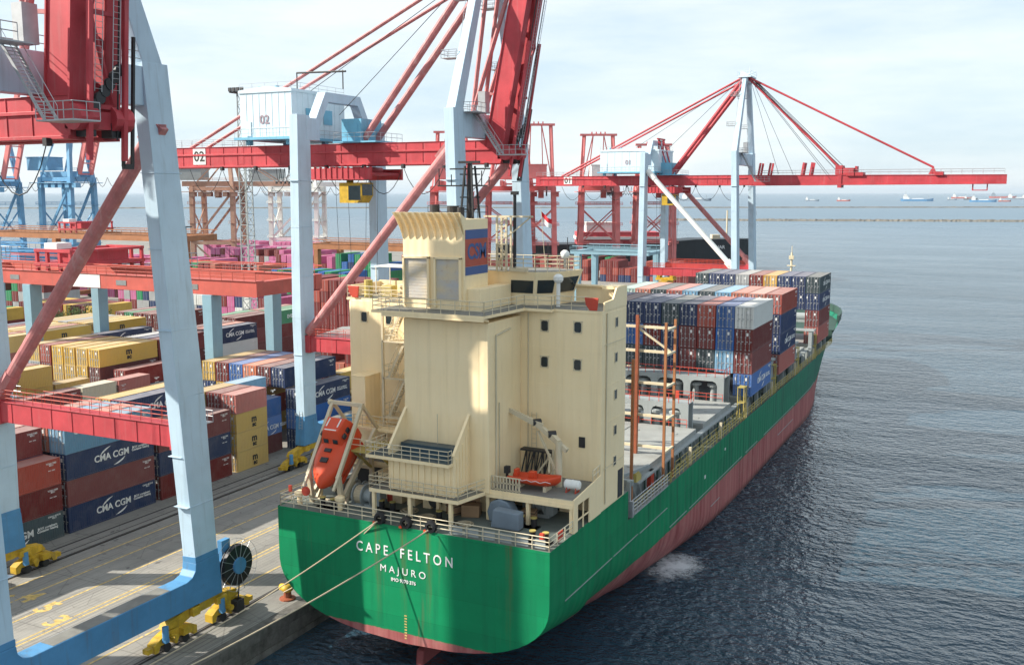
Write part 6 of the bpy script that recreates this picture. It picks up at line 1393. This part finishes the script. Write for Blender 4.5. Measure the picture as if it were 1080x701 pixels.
def far_crane(loc, rz, paint_, house_m, label, span=22, w=16, gz=38, apex=68, boom=50, back=22, boom_up=0, tone=None, house=(4, 12), aw=2.6):
    """quay crane of another pier; local x runs along the boom"""
    r = empty('gantry_crane', loc, label, 'crane', 'cranes on other piers', rz); h = w/2
    for x in (0, -span):
        part('sill_beam', paint_, r, lambda b, x=x: b.box(x-.8, x+.8, -h-2, h+2, 2.2, 4), LOCAL)
        for s in (-1, 1):
            part('leg', paint_, r, lambda b, x=x, s=s: b.beam((x, s*h, 2), (x, s*(h-.8), gz+1), 2.0, 2.1, up=(0, 1, 0)), LOCAL)
            part('bogie', paint_, r, lambda b, x=x, s=s: (b.box(x-.7, x+.7, s*h-3.4, s*h+3.4, .5, 2.0), [b.tube((x-.5, s*h+d, .4), (x+.5, s*h+d, .4), .4, 10) for d in (-2.6, -1, 1, 2.6)]), LOCAL)
    for s in (-1, 1):
        part('portal_beam', paint_, r, lambda b, s=s: b.box(-span, 0, s*h-.6, s*h+.6, 12, 13.6), LOCAL); part('top_beam', paint_, r, lambda b, s=s: b.box(-span, 0, s*(h-.8)-.6, s*(h-.8)+.6, gz-.6, gz+1.2), LOCAL)
        part('brace_tube', paint_, r, lambda b, s=s: (b.beam((-span, s*h, 13), (0, s*(h-.8), gz-1), .9), b.beam((-span, s*h, 13), (-span*.5, s*h, 4), .6)), LOCAL)
        part('mast_leg', paint_, r, lambda b, s=s: (b.beam((0, s*(h-.8), gz), (-3, s*aw, apex), 1.6, 1.7, up=(0, 1, 0)), b.beam((-span, s*(h-.8), gz+1), (-3.5, s*aw, apex), .55), b.beam((0, s*(h-.8), gz+1), (-3, s*(aw-4), apex), .35)), LOCAL)
    for x in (0, -span): part('cross_beam', paint_, r, lambda b: b.box(x-.8, x+.8, -h, h, gz-.8, gz+1.4), LOCAL)
    part('apex_head', paint_, r, lambda b: (b.box(-4.4, -1.6, -aw-1.9, aw+1.9, apex, apex+.9), [b.box(-3.4, -2.6, y-.3, y+.3, apex+.7, apex+1.8) for y in (-3, -1, 1, 3)]), LOCAL)
    for s in (-1, 1): part('girder', paint_, r, lambda b: b.box(-span-back, 2, s*3.4-.6, s*3.4+.6, gz+1.4, gz+3.8), LOCAL)
    part('machinery_house', house_m, r, lambda b: (b.box(-span-house[1], -span+house[0], -4.5, 4.5, gz+4.4, gz+10), b.box(-span-house[1]-.3, -span+house[0]+.3, -4.8, 4.8, gz+10, gz+10.4)), LOCAL)
    a = R(boom_up); u = V((math.cos(a), 0, math.sin(a)))
    def bm(b):
        p = V((2, 0, gz+2.6))
        for s in (-1, 1): b.beam(p+V((0, s*3.4, 0)), p+u*boom+V((0, s*3.4, 0)), 1.1, 2.2)
        for i in range(9): q_ = p+u*boom*i/8; b.beam(q_-V((0, 3.4, 0)), q_+V((0, 3.4, 0)), .5)
        for s in (-1, 1): b.beam((-3, s*2.4, apex), p+u*boom*.75+V((0, s*3.4, 1)), .4)
    part('boom', paint_ if not tone else tone, r, bm, LOCAL)
    def clutter(b):
        for x in (0, -span):
            for z in (13.6, 22, 31): b.box(x-1.4, x+1.4, -h-1.6, h+1.6, z, z+.15); b.rail([(x-1.4, -h-1.6, z), (x-1.4, h+1.6, z)], 1.2, 3, 2, .09)
            b.beam((x, -h, 14), (x, h, 30), .5); b.beam((x, h, 14), (x, -h, 30), .5)
        b.rail([(-span-back, -4.4, gz+4), (2, -4.4, gz+4)], 1.2, 3, 2, .09); b.box(-span-4, 3, -h-2, h+2, gz-1.4, gz-1.1)
        for k in range(6): b.box(-span+k*4, -span+k*4+2.2, -h-1.5, -h+1.5, gz-3.4, gz-1.4)
    part('platform', paint_, r, clutter, LOCAL)
    part('trolley', paint_, r, lambda b: (b.box(-span*.5-4, -span*.5+4, -4.5, 4.5, gz-.8, gz+1.2), b.box(-span*.5, -span*.5+2.5, -3.5, -1, gz-4, gz-.8)), LOCAL)
    def fs(b):
        for k in range(7):
            x = -span-back+3+k*6; b.path([(x+6*i/6, -4.6, gz+1-4*math.sin(PI*i/6)) for i in range(7)], .12, 4)
    part('festoon_cable', 'dark_steel', r, fs, LOCAL)
    return r
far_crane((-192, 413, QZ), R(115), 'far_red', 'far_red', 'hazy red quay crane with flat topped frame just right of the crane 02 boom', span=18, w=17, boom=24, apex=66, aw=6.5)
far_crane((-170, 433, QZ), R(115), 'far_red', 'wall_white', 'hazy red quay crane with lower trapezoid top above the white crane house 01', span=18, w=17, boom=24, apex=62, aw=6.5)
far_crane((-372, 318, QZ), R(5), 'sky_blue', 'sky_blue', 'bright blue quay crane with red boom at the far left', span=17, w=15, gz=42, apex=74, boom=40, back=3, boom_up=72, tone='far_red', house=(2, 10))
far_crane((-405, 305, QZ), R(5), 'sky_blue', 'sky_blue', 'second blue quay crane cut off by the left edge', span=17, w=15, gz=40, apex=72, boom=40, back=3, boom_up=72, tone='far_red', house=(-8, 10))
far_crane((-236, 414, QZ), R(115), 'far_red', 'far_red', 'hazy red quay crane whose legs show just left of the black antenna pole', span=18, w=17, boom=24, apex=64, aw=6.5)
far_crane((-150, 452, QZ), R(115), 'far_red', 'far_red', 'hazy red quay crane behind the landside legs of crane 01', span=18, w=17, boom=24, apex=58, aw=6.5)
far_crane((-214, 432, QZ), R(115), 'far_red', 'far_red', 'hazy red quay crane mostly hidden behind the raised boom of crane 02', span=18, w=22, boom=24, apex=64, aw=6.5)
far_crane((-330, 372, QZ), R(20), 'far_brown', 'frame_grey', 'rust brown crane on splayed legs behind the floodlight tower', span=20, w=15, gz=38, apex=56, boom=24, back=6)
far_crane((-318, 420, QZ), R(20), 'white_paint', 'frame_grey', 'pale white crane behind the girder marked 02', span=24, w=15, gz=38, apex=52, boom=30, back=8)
# moored ship beyond crane 01
s2 = empty('container_ship', (-172, 490, 0), 'black hulled ship with maroon and white superstructure moored beyond crane 01', 'ship', rz=R(-64))
def hull2(b):
    st = []
    for y, w, in ((-70, 9), (-60, 11), (0, 11.5), (30, 11), (45, 8.5), (56, 4.5), (63, .4)):
        zt = 13 if y < 30 else 15.5; st.append([(-w*.9, y, -2), (w*.9, y, -2), (w, y, 5), (w+.3, y, zt), (-w-.3, y, zt), (-w, y, 5)])
    loft(b, st)
part('hull', 'ship_black', s2, hull2, LOCAL)
part('deckhouse', 'crane_red', s2, lambda b: (b.box(-9, 9, -30, 12, 13, 19)), LOCAL)
part('wheelhouse', 'white_paint', s2, lambda b: (b.box(-10, 10, -30.5, 12.5, 15.4, 16.8), b.box(-7, 7, -25, -8, 19, 24)), LOCAL)
part('mast', 'beige_rail', s2, lambda b: (b.tube((0, 48, 15), (0, 48, 30), .4, 8), b.box(-3, 3, 40, 44, 15.4, 17.5), b.box(-2, 2, 52, 54, 15.4, 17)), LOCAL)
text('SINAR', 2.4, 'lettering_white', s2.children[0], (9.4, 42, 11.5), '+x', 'ship_name', .05, .02, origin=LOCAL)
# anchored ships near the horizon
for x, y, l, m1, m2, lab in ((-790, 4650, 80, 'grey_tarp', 'wall_white', 'small grey vessel anchored leftmost below the lowered boom'), (-660, 4700, 75, 'logo_red', 'wall_white', 'small red hulled vessel anchored right of the grey one'),
        (-365, 4850, 175, 'crane_blue', 'wall_white', 'long blue grey cargo ship anchored below the boom tip'), (-255, 5600, 60, 'grey_tarp', 'wall_white', 'tiny pale boat just right of the long cargo ship'),
        (-90, 4560, 130, 'crane_blue', 'wall_white', 'blue tanker anchored with white bridge at its stern'), (-10, 4800, 62, 'logo_red', 'wall_white', 'red hulled tug with white bridge beside the blue tanker'),
        (60, 6300, 170, 'grey_tarp', 'wall_white', 'grey ship with big white deckhouse farther towards the horizon'), (190, 5200, 60, 'crane_blue', 'wall_white', 'tiny blue boat under the end of the boom'),
        (330, 5000, 120, 'ship_black', 'wall_white', 'dark hulled vessel at the right edge of the sea'), (420, 6800, 330, 'logo_red', 'wall_white', 'large red ship with long white top at the right edge'),
        (-270, 7200, 160, 'logo_red', 'wall_white', 'faint red ship near the horizon left of the white one'), (-1300, 4560, 190, 'grey_tarp', 'wall_white', 'grey cargo ship on the horizon between the legs of crane 01'),
        (-430, 5400, 55, 'logo_red', 'wall_white', 'tiny red boat between the lowered boom and the long cargo ship'), (-180, 6000, 90, 'ship_black', 'wall_white', 'small dark vessel far behind the blue tanker'), (130, 7600, 120, 'logo_red', 'wall_white', 'small distant red vessel left of the tiny blue boat'),
        (520, 7400, 140, 'grey_tarp', 'wall_white', 'distant grey vessel close to the right edge of the horizon'), (260, 8200, 150, 'crane_blue', 'wall_white', 'faint blue ship on the horizon right of centre'), (600, 8600, 200, 'ship_black', 'wall_white', 'faint dark ship last on the right horizon'),
        (-30, 7800, 220, 'logo_red', 'grey_tarp', 'faint long barge on the horizon')):
    r = empty('anchored_ship', (x, y, 0), lab, 'ship', 'ships anchored offshore', R(random.uniform(-6, 8)))
    l *= .78; a, d, hh = l/2, l*.075, l*.05+2.5
    def hb(b): loft(b, [[(xx, -w, -1), (xx, w, -1), (xx, w*1.05, z), (xx, -w*1.05, z)] for xx, w, z in ((-a, d*.8, hh*1.2), (-a*.8, d, hh), (a*.6, d, hh), (a*.85, d*.6, hh*1.2), (a, d*.08, hh*1.5))])
    part('hull', m1, r, hb, LOCAL)
    part('superstructure', m2, r, lambda b: (b.box(-a*.85, -a*.55, -d*.8, d*.8, hh, hh+l*.09+3), b.box(-a*.8, -a*.62, -d*.9, d*.9, hh+l*.09+3, hh+l*.12+5), b.box(-a*.3, a*.4, -d*.5, d*.5, hh, hh+l*.02+1)), LOCAL)
    part('mast', 'frame_grey', r, lambda b: (b.tube((a*.7, 0, hh), (a*.7, 0, hh+l*.1+5), .6, 6), b.tube((-a*.7, 0, hh), (-a*.7, 0, hh+l*.2+7), .7, 6)), LOCAL)

# ------------------------------------------------------------------ trees
def tree(x, y, h, s, label):
    r = empty('tree', (x, y, QZ), label, 'tree', 'trees among the containers'); rng = random.Random(int(x*7+y))
    def tk(b):
        b.tube((0, 0, 0), (.1, 0, h*.55), .28*s, 8, .16*s)
        for i in range(7):
            a = i*2.4; b.tube((.1, 0, h*(.35+.03*i)), (math.cos(a)*s*1.6, math.sin(a)*s*1.6, h*(.62+.05*(i % 4))), .1*s, 6, .03*s)
    part('trunk', 'bark', r, tk, LOCAL)
    def cr(b):
        cl = [(V((rng.uniform(-1, 1)*s*1.7, rng.uniform(-1, 1)*s*1.7, h*rng.uniform(.5, .95))), s*rng.uniform(.5, 1.0)) for _ in range(16)]
        for c, k_ in cl:
            for _ in range(130):
                v = V((rng.gauss(0, 1), rng.gauss(0, 1), rng.gauss(0, .8))).normalized()*k_*rng.uniform(.6, 1.05); p = c+v
                a = V((rng.uniform(-1, 1), rng.uniform(-1, 1), rng.uniform(-.6, .6))).normalized()*.22; e = a.cross(v.normalized()+V((.1, .2, .3))).normalized()*.13
                b.add([p-a, p+e, p+a, p-e], [(0, 1, 2, 3)])
    part('crown', 'foliage', r, cr, LOCAL)
tree(-187, 150, 11.5, 2.4, 'bushy green tree left of the yellow containers')
tree(-183, 156, 10.8, 2.0, 'smaller green tree right of the bushy one')

# ------------------------------------------------------------------ haze: one closed box of even pale air
hz = MB(); hz.box(-30000, 30000, -2000, 40000, -4.5, 160)
m = D.materials.new('haze'); m.use_nodes = True; M['haze'] = m; t = m.node_tree
for nd in list(t.nodes):
    if nd.type == 'BSDF_PRINCIPLED': t.nodes.remove(nd)
pv = t.nodes.new('ShaderNodeVolumePrincipled'); pv.inputs['Color'].default_value = (.66, .76, .86, 1); pv.inputs['Density'].default_value = .00004; pv.inputs['Anisotropy'].default_value = .1
t.links.new(pv.outputs[0], [n_ for n_ in t.nodes if n_.type == 'OUTPUT_MATERIAL'][0].inputs['Volume'])
tag(hz.build('haze', 'haze'), kind='stuff')
